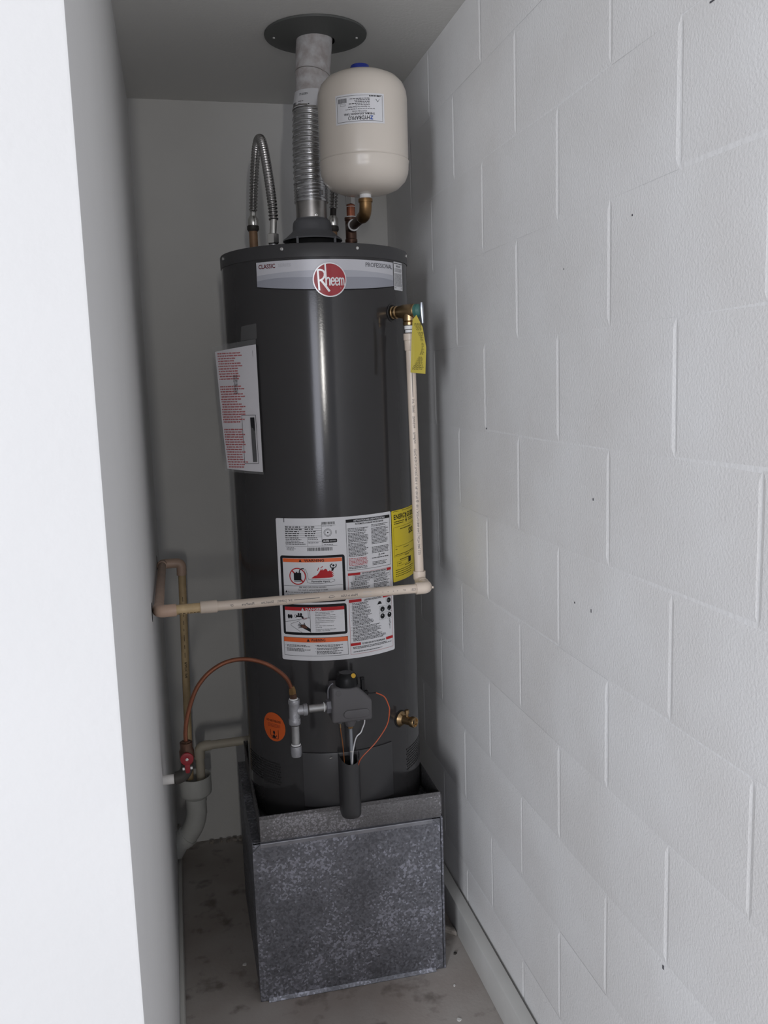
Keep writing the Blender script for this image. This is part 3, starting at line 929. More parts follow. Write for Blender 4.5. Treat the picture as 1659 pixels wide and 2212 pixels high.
# gas control valve
gv = [(0.3180, -0.7120), (0.3800, -0.7150), (0.4135, -0.7510), (0.4130, -0.8000), (0.3160, -0.8000)]
GV = mk('gas_control_valve', prism(new(), gv, 1.982, 2.045, 'Y', 0.006, 3), 'valve_grey', WH, label='matte grey gas control valve body')
mk('valve_shank', cyl(new(), (0.366, 2.04, -0.757), (0.366, 2.066, -0.757), 0.017), 'brass', GV)
rp = []
for (cx, a0_) in ((0.3960, -90), (0.3540, 90)):
    rp += [(cx + 0.0105 * math.cos(math.radians(a0_ + 18 * q_)), -0.7800 + 0.0105 * math.sin(math.radians(a0_ + 18 * q_))) for q_ in range(11)]
bm = prism(new(), rp, 1.9790, 1.9840, 'Y', 0.0020, 3)
mk('raised_panel', bm, 'valve_grey', GV)
mk('round_boss', lathe(new(), [(0.0068, 0), (0.0066, 0.0012), (0.0056, 0.0014), (0, 0.0009)], (0.3335, 1.9822, -0.7265), (0, -1, 0), 20), 'valve_grey', GV)
KN = mk('temperature_knob', lathe(new(), [(0, 0), (0.0262, 0), (0.0268, 0.004), (0.0256, 0.018), (0.0232, 0.025), (0.0165, 0.031), (0, 0.032)], (0.3572, 2.002, -0.7135), (0, 0, 1), 18), 'black', GV)
mk('knob_rib', box(new(), 0.3410, 0.3460, 1.990, 2.026, -0.6920, -0.6850, 0.001), 'black', KN)
mk('knob_pointer', box(new(), 0.3610, 0.3618, 1.9845, 1.9875, -0.7000, -0.6895, 0.0002), 'teflon', KN)
mk('pilot_button', cyl(new(), (0.3705, 1.994, -0.6930), (0.3705, 1.982, -0.6860), 0.0056), 'yellow_btn', GV)
mk('inlet_nut', hexnut(new(), (0.3065, 2.005, -0.7630), (0.3185, 2.005, -0.7630), 0.0165), 'valve_lgrey', GV)
mk('inlet_bracket', tube(new(), fillet([(0.3130, 2.012, -0.7460), (0.3135, 2.012, -0.7180), (0.3260, 2.012, -0.7105)], 0.012), 0.0022, 8), 'valve_lgrey', GV)
mk('outlet_collar', lathe(new(), [(0, 0), (0.0145, 0), (0.0145, -0.010), (0.0105, -0.020), (0, -0.020)], (0.3640, 2.012, -0.7995), seg=20), 'valve_grey', GV)
mk('outlet_collar', lathe(new(), [(0, 0), (0.0065, 0), (0.0065, -0.009), (0, -0.010)], (0.3830, 2.012, -0.7995), seg=16), 'valve_lgrey', GV)
mk('burner_tube_nut', hexnut(new(), (0.3640, 2.012, -0.8195), (0.3640, 2.012, -0.8270), 0.0066), 'bronze', GV)
mk('burner_tube', tube(new(), [(0.3640, 2.012, -0.825), (0.3645, 2.013, -0.880), (0.3650, 2.016, -0.945)], 0.0048, 14), 'lever', GV)
mk('burner_tube_collar', cyl(new(), (0.3646, 2.014, -0.8830), (0.3647, 2.014, -0.8870), 0.0056), 'chrome', GV)
mk('thermocouple_nut', lathe(new(), [(0, 0), (0.0100, 0), (0.0085, -0.006), (0.0040, -0.012), (0, -0.012)], (0.3385, 2.010, -0.7995), seg=12), 'steel', GV)
mk('thermocouple_wire', tube(new(), catmull([(0.3390, 2.010, -0.811), (0.3400, 2.010, -0.830), (0.3440, 2.012, -0.870), (0.3475, 2.018, -0.930)], 6), 0.0011, 8), 'wire_brown', GV)
mk('thermocouple_sleeve', cyl(new(), (0.3390, 2.010, -0.811), (0.3396, 2.010, -0.822), 0.0019, 10), 'brass', GV)
mk('pilot_tube', tube(new(), catmull([(0.3990, 2.010, -0.798), (0.3985, 2.010, -0.8160), (0.3935, 2.010, -0.8290), (0.3885, 2.010, -0.8400), (0.3775, 2.010, -0.8500), (0.3705, 2.010, -0.8720), (0.3645, 2.008, -0.9050), (0.3640, 2.012, -0.9400)], 6), 0.0017, 8), 'wire_white', GV)
bm = new()
box(bm, 0.3915, 0.3995, 1.996, 2.010, -0.7330, -0.7020, 0.0012)
box(bm, 0.3905, 0.4000, 1.997, 2.009, -0.7035, -0.6990, 0.0008)
box(bm, 0.3960, 0.4080, 1.996, 2.008, -0.7430, -0.7330, 0.0012)
PZ = mk('igniter', bm, 'black', GV)
mk('igniter_lead', tube(new(), [(0.4060, 2.000, -0.7385), (0.4160, 2.000, -0.7400), (0.4275, 2.000, -0.7405)], 0.0014, 8), 'black', GV)
mk('igniter_cable', tube(new(), catmull([(0.4270, 2.000, -0.7405), (0.4472, 2.000, -0.7530), (0.4570, 2.000, -0.7750), (0.4590, 2.000, -0.7900), (0.4529, 2.006, -0.8276), (0.4249, 2.010, -0.8695), (0.3867, 2.010, -0.9061), (0.3790, 2.018, -0.9350)], 8), 0.0014, 8), 'wire_orange', GV)

# drain valve
dth = 38.0
rad = Vector((math.sin(math.radians(dth)), -math.cos(math.radians(dth)), 0))
p = tp(dth, -0.8560)
DV = mk('drain_valve', lathe(new(), [(0, -0.004), (0.0190, -0.004), (0.0195, 0.004), (0.0160, 0.008), (0.0115, 0.012), (0.0105, 0.032), (0.0118, 0.033), (0.0135, 0.036), (0.0135, 0.046), (0.0125, 0.048), (0.0100, 0.048), (0.0088, 0.044), (0.0, 0.042)], p, rad, 24), 'brass', WH)
mk('drain_slot', box(new(), -0.0012, 0.0012, -0.0006, 0.0006, -0.006, 0.006), 'dark', DV)
o = DV.children[-1] if DV.children else None
mk('drain_stem', lathe(new(), [(0, 0), (0.0040, 0), (0.0040, 0.010), (0.0060, 0.011), (0.0060, 0.019), (0.0048, 0.020), (0, 0.020)], p + rad * 0.022 + Vector((0, 0, 0.008)), (0, 0, 1), 12), 'brass', DV)
if o:
    q = p + rad * 0.0430
    o.location = q - WLOC[DV.name]
    o.rotation_euler = (0, 0, math.radians(dth))
mk('drain_escutcheon', lathe(new(), [(0.0195, 0.0), (0.0225, 0.0005), (0.0195, 0.002)], p, rad, 24), 'dark', WH)

# temperature and pressure relief valve
tth = 42.0
rad = Vector((math.sin(math.radians(tth)), -math.cos(math.radians(tth)), 0))
p = tp(tth, 0.1590)
T0 = p + rad * 0.0495
Flat().disc((0, 0), 0.021, 30).build('relief_port', 'dark', tmap(tth, 0.159), 0.0006, WH)
mk('port_rim', lathe(new(), [(0.0195, 0), (0.0215, 0.0015), (0.0205, 0.0022), (0.0180, 0.0008)], p, rad, 30), 'jacket2', WH)
bm = lathe(new(), [(0, 0), (0.0135, 0), (0.0150, 0.004), (0.0128, 0.006), (0.0150, 0.010), (0.0150, 0.014), (0.0128, 0.016), (0.0142, 0.020), (0.0150, 0.026), (0.0168, 0.036), (0.0172, 0.060), (0.0168, 0.066), (0.0150, 0.068), (0, 0.068)], p, rad, 26)
RV = mk('relief_valve', bm, 'brass', WH, label='brass temperature and pressure relief valve')
mk('relief_outlet', lathe(new(), [(0, 0.004), (0.0150, 0.002), (0.0160, -0.016), (0.0160, -0.022), (0.0143, -0.024), (0.0160, -0.026), (0.0160, -0.032), (0, -0.032)], T0, (0, 0, 1), 24), 'brass', RV)
mk('relief_cap', lathe(new(), [(0, 0), (0.0160, 0), (0.0155, 0.008), (0.0110, 0.013), (0, 0.014)], p + rad * 0.068, rad, 24), 'teal', RV)
sd = Vector((rad.y * -1, rad.x, 0))
lv = new()
q = p + rad * 0.0840 + Vector((0, 0, 0.006))
path = [q + Vector((0, 0, 0.012)), q + Vector((0, 0, 0.0)), q + Vector((0.001, 0, -0.020)), q + Vector((0.002, 0, -0.036))]
tube(lv, path, [0.0035, 0.0050, 0.0046, 0.0030], 10)
mk('relief_lever', lv, 'lever', RV)

# outlets on the cap
mk('hot_nipple', cyl(new(), (0.2665, 2.29, ZT - 0.002), (0.2670, 2.29, 0.3436), 0.0110), 'steel', WH)

# ------------------------------------------------------------------ drip pan and stand
PX0, PX1, PY0, PY1 = 0.1375, 0.5960, 2.0500, 2.5320
PZ0, PZ1 = -1.1065, -1.0400
bm = new()


def ringv(x0, x1, y0, y1, z):
    return [bm.verts.new(v) for v in ((x0, y0, z), (x1, y0, z), (x1, y1, z), (x0, y1, z))]


rings = [ringv(PX0, PX1, PY0, PY1, PZ0), ringv(PX0, PX1, PY0, PY1, PZ1 - 0.001), ringv(PX0 + 0.0006, PX1 - 0.0006, PY0 + 0.0006, PY1 - 0.0006, PZ1), ringv(PX0 + 0.0020, PX1 - 0.0020, PY0 + 0.0020, PY1 - 0.0020, PZ1), ringv(PX0 + 0.0020, PX1 - 0.0020, PY0 + 0.0020, PY1 - 0.0020, PZ0 + 0.003)]
for a, b_ in zip(rings, rings[1:]):
    for k in range(4):
        bm.faces.new((a[k], a[(k + 1) % 4], b_[(k + 1) % 4], b_[k]))
bm.faces.new(rings[0][::-1])
bm.faces.new(rings[-1])
PAN = thing('drip_pan', 'shallow square galvanised drip pan under the water heater', 'drip pan', (TC[0], TC[1], PZ0))
mk('pan_body', bm, 'galv_pan', PAN)
bm = new()
box(bm, PX0, PX1, PY0 - 0.0012, PY0, PZ1 - 0.009, PZ1, 0.0004)
mk('rim_hem', bm, 'galv_pan', PAN)
bm = new()
box(bm, PX0 - 0.0012, PX0, PY0, PY1, PZ1 - 0.009, PZ1, 0.0004)
mk('rim_hem', bm, 'galv_pan', PAN)
mk('corner_fold', box(new(), PX1 - 0.0005, PX1 + 0.0035, PY0 + 0.002, PY0 + 0.030, PZ0 + 0.006, PZ1 - 0.008, 0.0008), 'galv_pan', PAN)

SX0, SX1, SY0, SY1, SZ1 = 0.1165, 0.6000, 2.0460, 2.5400, -1.1085
ST_ = thing('heater_stand', 'spangled galvanised sheet metal box stand on the concrete floor', 'stand', ((SX0 + SX1) / 2, (SY0 + SY1) / 2, ZF))
ch = 0.020
fp = [(SX0, ZF + ch), (SX0 + ch, ZF + 0.002), (SX1 - 0.0085 - ch, ZF + 0.002), (SX1 - 0.0085, ZF + ch), (SX1 - 0.0085, SZ1 - ch), (SX1 - 0.0085 - ch, SZ1), (SX0 + ch, SZ1), (SX0, SZ1 - ch)]
mk('front_panel', prism(new(), fp, SY0 - 0.0015, SY0, 'Y'), 'galv', ST_)
mk('inner_panel', box(new(), SX0 + 0.0025, SX1 - 0.0075, SY0 + 0.0006, SY0 + 0.0018, ZF + 0.001, SZ1 - 0.0005), 'galv', ST_)
# folded hems: sloping strips along the top and the foot of the front
bm = new()
prism(bm, [(SY0 - 0.0016, SZ1 - 0.0100), (SY0 - 0.0026, SZ1 - 0.0095), (SY0 - 0.0036, SZ1 - 0.0008), (SY0 - 0.0026, SZ1 + 0.0006), (SY0 + 0.005, SZ1 + 0.0006), (SY0 + 0.005, SZ1 - 0.001)], SX0 + ch, SX1 - 0.0085 - ch, 'X')
mk('top_hem', bm, 'galv_lit', ST_)
bm = new()
prism(bm, [(SY0 - 0.0016, ZF + 0.009), (SY0 - 0.0075, ZF + 0.0016), (SY0 - 0.0075, ZF + 0.0004), (SY0 + 0.004, ZF + 0.0004)], SX0 + ch, SX1 - 0.0085 - ch, 'X')
mk('foot_hem', bm, 'galv', ST_)
mk('side_panel', box(new(), SX0 + 0.0005, SX0 + 0.0022, SY0 + 0.0005, SY1, ZF + 0.0004, SZ1, 0.0004), 'galv', ST_)
mk('side_panel', box(new(), SX1 - 0.0060, SX1, SY0 - 0.0005, SY1, ZF + 0.0004, SZ1, 0.0012), 'galv', ST_)
mk('back_panel', box(new(), SX0 + 0.003, SX1 - 0.007, SY1 - 0.0015, SY1, ZF + 0.0004, SZ1), 'galv', ST_)
mk('top_plate', box(new(), SX0 + 0.0005, SX1 - 0.0005, SY0 + 0.0055, SY1, SZ1, SZ1 + 0.0016), 'galv', ST_)

# ------------------------------------------------------------------ flue vent
VP_ = thing('vent_pipe', 'silver flexible flue duct topped by a dusty white pipe through the ceiling', 'vent pipe', (hx, 2.29, 0.404))
mk('steel_collar', lathe(new(), [(0.0370, 0.4042), (0.0388, 0.4045), (0.0388, 0.462), (0.0370, 0.462)], (hx, 2.29, 0), seg=40), 'vent', VP_)
mk('collar_screw', lathe(new(), [(0.0042, 0), (0.0040, 0.0015), (0.0018, 0.0022), (0, 0.0012)], (hx + 0.006, 2.29 - 0.0386, 0.4090), (0, -1, 0), 8), 'screw', VP_)
pth = resample(catmull([(0.3668, 2.290, 0.4455), (0.3672, 2.291, 0.480), (0.3690, 2.298, 0.555), (0.3720, 2.306, 0.610), (0.3762, 2.312, 0.670)], 40), 0.0008)
bm = new()
rs, acc = [], 0
L = len(pth)
for i, q in enumerate(pth):
    s = i * 0.0008
    z = q.z
    pitch = 0.0145 if z > 0.49 else 0.0072
    acc += 0.0008 / pitch
    ph = acc % 1
    r0 = 0.0408
    rr = r0 + (0.0016 if ph < 0.25 else 0.0) + 0.00025 * math.sin(2 * math.pi * acc * 4)
    if z < 0.4490:
        rr = r0 + 0.0008
    rs.append(rr)
tube(bm, pth, rs, 40, cap=False)
DU = mk('flexible_duct', bm, 'duct', VP_, angle=80)
# crimp marks: short pleats pressed around the duct
bm = new()
acc = 0
for i, q in enumerate(pth):
    z = q.z
    pitch = 0.0145
    a0_, acc = acc, acc + 0.0008 / pitch
    if int(acc) > int(a0_) and 0.46 < z < 0.655:
        for k in range(80):
            t = 2 * math.pi * k / 80
            d3 = Vector((math.cos(t), math.sin(t), 0))
            c3 = q + d3 * 0.0424
            tg = Vector((-d3.y, d3.x, 0)) * 0.0006
            up = Vector((0, 0, 0.0016))
            a_, b_, c_, d_2 = (bm.verts.new(c3 - tg - up), bm.verts.new(c3 + tg - up), bm.verts.new(c3 + tg + up), bm.verts.new(c3 - tg + up))
            e_ = bm.verts.new(c3 + d3 * 0.0006)
            for x_, y_ in ((a_, b_), (b_, c_), (c_, d_2), (d_2, a_)):
                bm.faces.new((x_, y_, e_))
mk('duct_crimps', bm, 'duct', DU, kind='stuff')
bm = new()
tube(bm, [(0.3668, 2.290, 0.4435), (0.3668, 2.290, 0.4475)], 0.0426, 40, cap=True)
mk('duct_end_lip', bm, 'duct', VP_)
bm = new()
box(bm, 0.3840, 0.3920, 2.2470, 2.2530, 0.4560, 0.4660, 0.0012)
mk('duct_clip', bm, 'duct', VP_)
ax0, ax1 = Vector((0.3765, 2.3125, 0.664)), Vector((0.3865, 2.320, 0.7150))
mk('sleeve', tube(new(), [ax0, ax0 + (ax1 - ax0) * 0.06, ax1], [0.0418, 0.0428, 0.0428], 40), 'vent_white', VP_)
mk('sleeve_lip', tube(new(), [ax0 - (ax1 - ax0) * 0.05, ax0 + (ax1 - ax0) * 0.02], 0.0440, 40), 'vent', VP_)
dirn = (ax1 - ax0).normalized()


def slv(u, v, off):
    t = -1.50 + u / 0.0428
    base = ax1 - dirn * v
    return base + Vector((math.sin(t), -math.cos(t), 0.0)) * (0.0444 + off)


SK = Flat().rect(0, 0.004, 0.072, 0.0465).build('pipe_sticker', 'label', slv, 0.0004, VP_, cut=0.004)
f = Flat().barcode(0.004, 0.034, 0.020, 0.043, 0.0006, 0.0016).print(0.026, 0.050, 0.014, 0.019, 0.0030, 0.6, 0.2).print(0.026, 0.044, 0.033, 0.0375, 0.004, 0.6).print(0.026, 0.040, 0.039, 0.042, 0.003, 0.5).rect(0.052, 0.042, 0.055, 0.044)
f.build('sticker_print', 'ink', slv, 0.0007, SK, cut=0.004)
pts = [(0.3867, 2.320, 0.7155), (0.3880, 2.3220, 0.735), (0.3892, 2.3238, 0.752), (0.3895, 2.3242, 0.757), (0.3898, 2.3245, 0.762), (0.3905, 2.325, 0.775), (0.3950, 2.327, 0.82), (0.3990, 2.328, 0.8545)]
mk('taped_pipe', tube(new(), pts, [0.0425, 0.0428, 0.0432, 0.0445, 0.0436, 0.0438, 0.0445, 0.0448], 40), 'vent_white', VP_)
mk('pipe_joint', tube(new(), [(0.3893, 2.3240, 0.7545), (0.3896, 2.3242, 0.7560)], 0.0449, 40), 'vent', VP_)
FLG = thing('ceiling_flange', 'round dark grey flange plate screwed to the ceiling around the vent', 'flange', (0.4010, 2.332, ZC - 0.016))
mk('flange_plate', lathe(new(), [(0.0470, -0.0160), (0.0600, -0.0155), (0.0950, -0.0095), (0.1220, -0.0065), (0.1265, -0.0050), (0.1275, -0.0015), (0.1265, 0.0), (0.0470, 0.0)], (0.4020, 2.3320, ZC), seg=64), 'flange', FLG)
for (dx, dy) in ((-0.103, 0.010), (0.100, -0.018)):
    mk('flange_screw', lathe(new(), [(0, -0.0030), (0.0030, -0.0026), (0.0038, -0.0012), (0.0038, 0)], (0.4020 + dx, 2.332 + dy, ZC - 0.0088), seg=8), 'screw', FLG)

# ------------------------------------------------------------------ water connections
def hose(name, label, path, r=0.0105):
    t_ = thing(name, label, 'hose', path[0], 'flexible water hoses above the heater')
    pp = resample(catmull(path, 60), 0.0009)
    rs_ = [r + 0.0019 * math.sin(2 * math.pi * i * 0.0009 / 0.0088) for i in range(len(pp))]
    mk('corrugated_hose', tube(new(), pp, rs_, 18), 'braid', t_, angle=80)
    return t_


H1 = hose('water_hose', 'corrugated steel hose looping over left of the flue duct', [(0.2707, 2.292, 0.4020), (0.2700, 2.298, 0.440), (0.2686, 2.320, 0.4908), (0.2670, 2.352, 0.545), (0.2655, 2.395, 0.600), (0.2635, 2.430, 0.628), (0.2600, 2.468, 0.633), (0.2570, 2.510, 0.610), (0.2540, 2.552, 0.560), (0.2516, 2.578, 0.5100), (0.2490, 2.585, 0.4740)])
mk('hose_sleeve', tube(new(), [(0.2672, 2.290, 0.3640), (0.2707, 2.292, 0.4050)], 0.0085, 18), 'chrome', H1)
mk('hose_nut', hexnut(new(), (0.2668, 2.29, 0.3440), (0.2674, 2.29, 0.3680), 0.0150), 'chrome', H1)
mk('hose_sleeve', tube(new(), [(0.2490, 2.585, 0.4760), (0.2480, 2.585, 0.4560)], 0.0088, 18), 'chrome', H1)
mk('hose_nut', lathe(new(), [(0, 0.018), (0.0100, 0.018), (0.0150, 0.010), (0.0158, 0.0), (0.0140, -0.010), (0, -0.010)], (0.2478, 2.585, 0.4450), seg=20), 'chrome', H1)
H2 = hose('water_hose', 'corrugated steel hose partly hidden behind the beige expansion tank', [(0.4670, 2.30, 0.4620), (0.4680, 2.315, 0.510), (0.4700, 2.352, 0.560), (0.4720, 2.400, 0.598), (0.4740, 2.445, 0.612), (0.4760, 2.500, 0.598), (0.4780, 2.552, 0.560), (0.4785, 2.580, 0.520), (0.4770, 2.586, 0.4860)])
mk('hose_sleeve', tube(new(), [(0.4770, 2.586, 0.4880), (0.4745, 2.586, 0.4580)], 0.0088, 18), 'iron', H2)
mk('hose_nut', lathe(new(), [(0, 0.018), (0.0100, 0.018), (0.0150, 0.010), (0.0158, 0.0), (0.0140, -0.010), (0, -0.010)], (0.4740, 2.586, 0.4480), seg=20), 'chrome', H2)
mk('hose_nut', hexnut(new(), (0.4672, 2.293, 0.4390), (0.4670, 2.298, 0.4640), 0.0125), 'braid', H2)
for (x, lab) in ((0.2470, 'brown copper riser behind the heater, below the looping hose nut'), (0.4735, 'brown copper riser behind the heater, under the hidden hose nut')):
    R1 = thing('copper_riser', lab, 'pipe', (x, 2.586, 0.30), 'copper risers behind the heater')
    mk('riser_pipe', tube(new(), fillet([(x, 2.586, 0.4340), (x - 0.001, 2.586, 0.22), (x - 0.001, YB + 0.01, 0.22)], 0.03), 0.0120, 18), 'riser', R1)
    mk('riser_ring', lathe(new(), [(0, 0.010), (0.0125, 0.010), (0.0165, 0.006), (0.0168, -0.003), (0.0135, -0.008), (0, -0.008)], (x, 2.586, 0.4300), seg=20), 'iron', R1)

CF = thing('expansion_fitting', 'dark bronze tee with elbow carrying the beige expansion tank', 'pipe fitting', (0.4665, 2.29, ZT))
mk('cold_nipple', cyl(new(), (0.4640, 2.29, ZT + 0.0012), (0.4650, 2.29, 0.352), 0.0118), 'bronze_dark', CF)
bm = new()
lathe(bm, [(0, 0), (0.0155, 0), (0.0155, 0.007), (0.0138, 0.009), (0.0138, 0.052), (0.0155, 0.054), (0.0155, 0.061), (0, 0.061)], (0.4655, 2.29, 0.3480), seg=24)
mk('tee_body', bm, 'bronze_dark', CF)
mk('tape_ring', cyl(new(), (0.4663, 2.29, 0.4085), (0.4663, 2.29, 0.4120), 0.0118), 'teflon', CF)
mk('copper_nipple', cyl(new(), (0.4665, 2.29, 0.4115), (0.4670, 2.29, 0.4400), 0.0108), 'copper_pipe', CF)
mk('tape_ring', cyl(new(), (0.4668, 2.29, 0.4345), (0.4668, 2.29, 0.4360), 0.0116), 'teflon', CF)
mk('tee_branch', cyl(new(), (0.4660, 2.285, 0.3850), (0.4660, 2.258, 0.3850), 0.0150), 'bronze_dark', CF)
mk('tape_ring', cyl(new(), (0.4660, 2.259, 0.3850), (0.4660, 2.2545, 0.3850), 0.0146), 'teflon', CF)
mk('branch_nipple', cyl(new(), (0.4660, 2.256, 0.3850), (0.4662, 2.150, 0.3850), 0.0112), 'bronze_dark', CF)
mk('tape_ring', cyl(new(), (0.4662, 2.153, 0.3850), (0.4662, 2.1480, 0.3850), 0.0140), 'teflon', CF)
bm = new()
tube(bm, fillet([(0.4662, 2.149, 0.3850), (0.4664, 2.1130, 0.3850), (0.4666, 2.1130, 0.4190)], 0.026, 10), 0.0145, 24)
lathe(bm, [(0.0, 0.0), (0.0165, 0.0), (0.0168, 0.003), (0.0165, 0.0075), (0, 0.0075)], (0.4666, 2.1130, 0.4125), seg=24)
mk('elbow', bm, 'bronze', CF)
mk('tape_ring', cyl(new(), (0.4666, 2.113, 0.4190), (0.4666, 2.113, 0.4300), 0.0118), 'teflon', CF)

EX, EY, ER = 0.4668, 2.1130, 0.1030
XT = thing('expansion_tank', 'glossy beige thermal expansion tank hanging above the heater', 'expansion tank', (EX, EY, 0.424))
prof = [(0, 0.4290), (0.030, 0.4300), (0.058, 0.4340), (0.080, 0.4430), (0.0945, 0.4570), (0.1010, 0.4720), (0.1025, 0.4830), (0.1031, 0.4960), (0.1042, 0.4990), (0.1018, 0.5015), (0.1022, 0.5040), (0.1026, 0.5090), (0.1030, 0.6360), (0.1010, 0.6520), (0.0945, 0.6680), (0.0820, 0.6810), (0.0620, 0.6905), (0.0350, 0.6960), (0, 0.6975)]
mk('tank_shell', lathe(new(), prof, (EX, EY, 0), seg=72), 'expansion', XT, angle=60)
mk('tank_neck', cyl(new(), (EX, EY, 0.4215), (EX, EY, 0.4325), 0.0135), 'teflon', XT)
mk('valve_cap', lathe(new(), [(0.0230, 0.694), (0.0235, 0.706), (0.0205, 0.7125), (0.0120, 0.7155), (0, 0.7160)], (EX - 0.003, EY, 0), seg=28), 'blue', XT)
LWx, LHx = 0.1210, 0.0620


def xmap(u, v, off):   # the tank hangs upside down, so its label does too
    t = math.radians(-47.5) + (LWx - u) / ER * 0.93
    return Vector((EX + (ER + off) * math.sin(t), EY - (ER + off) * math.cos(t), 0.5610 + v))


XLb = Flat().rect(0, 0, LWx, LHx).build('tank_label', 'label', xmap, 0.0004, XT, cut=0.004)
f = Flat().frame(0.0045, 0.004, LWx - 0.0045, LHx - 0.004, 0.0006)
f.text('HYDRA', 0.0370, 0.0150, 0.0080, 0.0320, bold=True).text('PRO', 0.0695, 0.0150, 0.0080, 0.0190)
f.text('THERMAL EXPANSION TANK', 0.0240, 0.0215, 0.0042, 0.0750, bold=True).text('FOR POTABLE WATER', 0.0430, 0.0262, 0.0028, 0.0350)
f.print(0.024, 0.098, 0.0288, 0.0305, 0.003, 0.45, 0.05).text('For Expansion Hot Water Heater', 0.0360, 0.0350, 0.0026, 0.0520, bold=True)
f.print(0.036, 0.088, 0.0366, 0.0530, 0.0034, 0.55, 0.35).print(0.0940, 0.1060, 0.0325, 0.0350, 0.004, 0.7).frame(0.0945, 0.0380, 0.1075, 0.0425, 0.0004).barcode(0.0910, 0.0440, 0.1130, 0.0535, 0.0004, 0.0009)
f.print(0.0090, 0.0380, 0.0545, 0.0575, 0.004, 0.7, 0.0).print(0.0300, 0.0850, 0.0592, 0.0605, 0.004, 0.4, 0.0).line([(0.016, 0.044), (0.021, 0.050)], 0.0010).line([(0.012, 0.050), (0.016, 0.044)], 0.0006)
f.build('black_lettering', 'ink', xmap, 0.0008, XLb, cut=0.004)
Flat().poly([(0.0285, 0.0152), (0.0285, 0.0138), (0.0330, 0.0095), (0.0285, 0.0085), (0.0290, 0.0068), (0.0355, 0.0070), (0.0355, 0.0095), (0.0320, 0.0130), (0.0360, 0.0138), (0.0355, 0.0152)]).build('logo_mark', 'ink_blue', xmap, 0.0008, XLb, cut=0.004)

# ------------------------------------------------------------------ relief valve drain line
CR = 0.0111
zh, yh = -0.4975, 2.0150
RL = thing('relief_drain_line', 'cream plastic drain pipe running from the brass relief valve to the floor drain cup', 'pipe', (0.5650, 2.05, zh))
pt = Vector((T0.x, T0.y, 0.1255))
pb = Vector((0.5643, 2.0800, -0.4720))
mk('tape_ring', cyl(new(), pt, pt - Vector((0, 0, 0.0085)), 0.0128), 'teflon', RL)
mk('tape_ring', cyl(new(), pt - Vector((0, 0, 0.0095)), pt - Vector((0, 0, 0.0165)), 0.0112), 'teflon', RL)
bm = lathe(new(), [(0, 0), (0.0155, 0), (0.0158, -0.002), (0.0155, -0.0150), (0.0138, -0.0165), (0.0134, -0.038), (0.0120, -0.040), (0, -0.040)], pt - Vector((0, 0, 0.0185)), seg=24)
mk('threaded_adapter', bm, 'cpvc', RL)
mk('vertical_pipe', tube(new(), [pt - Vector((0, 0, 0.05)), pb], CR, 24), 'cpvc', RL)
VPO = [o for o in RL.children][-1]
bm = new()
e1 = Vector((0.5645, 2.0800, -0.4960))
tube(bm, fillet([e1 + Vector((0, 0, 0.024)), e1, Vector((0.5650, 2.048, -0.4960))], 0.018), 0.0140, 24)
lathe(bm, [(0.0120, 0.0), (0.0150, 0.0), (0.0153, -0.002), (0.0150, -0.020), (0.0138, -0.0215)], e1 + Vector((0, 0, 0.0265)), seg=24)
mk('elbow', bm, 'cpvc', RL)
bm = new()
e2 = Vector((0.5655, yh, zh))
tube(bm, fillet([Vector((0.5650, 2.049, -0.4962)), e2, Vector((0.5370, yh, zh))], 0.013), 0.0145, 24)
lathe(bm, [(0.0145, -0.002), (0.0152, -0.002), (0.0155, 0.002), (0.0125, 0.0022)], (0.5650, 2.0480, -0.4962), (0, 1, 0), 24)
mk('elbow', bm, 'cpvc', RL)
mk('elbow_nub', lathe(new(), [(0.003, 0), (0.0026, 0.003), (0, 0.0036)], (0.5765, yh - 0.006, zh + 0.001), (1, -0.5, 0.1), 8), 'cpvc', RL)
xc0, xc1 = 0.0330, 0.0650
HP = mk('horizontal_pipe', tube(new(), [(0.5400, yh, zh), (xc1 - 0.004, yh, zh - 0.001)], CR, 24), 'cpvc', RL)
mk('coupling', lathe(new(), [(0, 0), (0.0132, 0), (0.0140, 0.001), (0.0142, 0.036), (0.0134, 0.038), (0, 0.038)], (xc0 - 0.004, yh, zh - 0.001), (1, 0, 0), 24), 'cpvc', RL)
OPp = mk('aged_pipe', tube(new(), [(xc0, yh, zh - 0.001), (-0.042, yh, zh - 0.002)], CR * 1.02, 24), 'cpvc_old', RL)
e3 = Vector((-0.0635, yh, zh - 0.002))
mk('elbow', tube(new(), fillet([(-0.0240, yh, zh - 0.002), e3, e3 + Vector((0, 0.036, -0.002))], 0.016), 0.0142, 24), 'cpvc_tan', RL)
e4 = Vector((-0.0632, 2.645, -0.5140))
mk('aged_pipe', tube(new(), [e3 + Vector((0, 0.03, -0.001)), e4 + Vector((0, -0.03, 0))], 0.0114, 24), 'cpvc_tan', RL)
e5 = Vector((-0.0085, 2.645, -0.5150))
mk('elbow', tube(new(), fillet([e4 + Vector((0, -0.030, 0.001)), e4, e4 + Vector((0.034, 0, 0))], 0.014), 0.0142, 24), 'cpvc_tan', RL)
mk('elbow', tube(new(), fillet([e4 + Vector((0.030, 0, 0)), e5, e5 + Vector((-0.001, 0, -0.036))], 0.014), 0.0142, 24), 'cpvc_tan', RL)
eb = Vector((-0.0255, 2.640, -1.1850))
DP = mk('aged_drop_pipe', tube(new(), [e5 + Vector((0, 0, -0.03)), eb], 0.0113, 24), 'cpvc_old', RL)


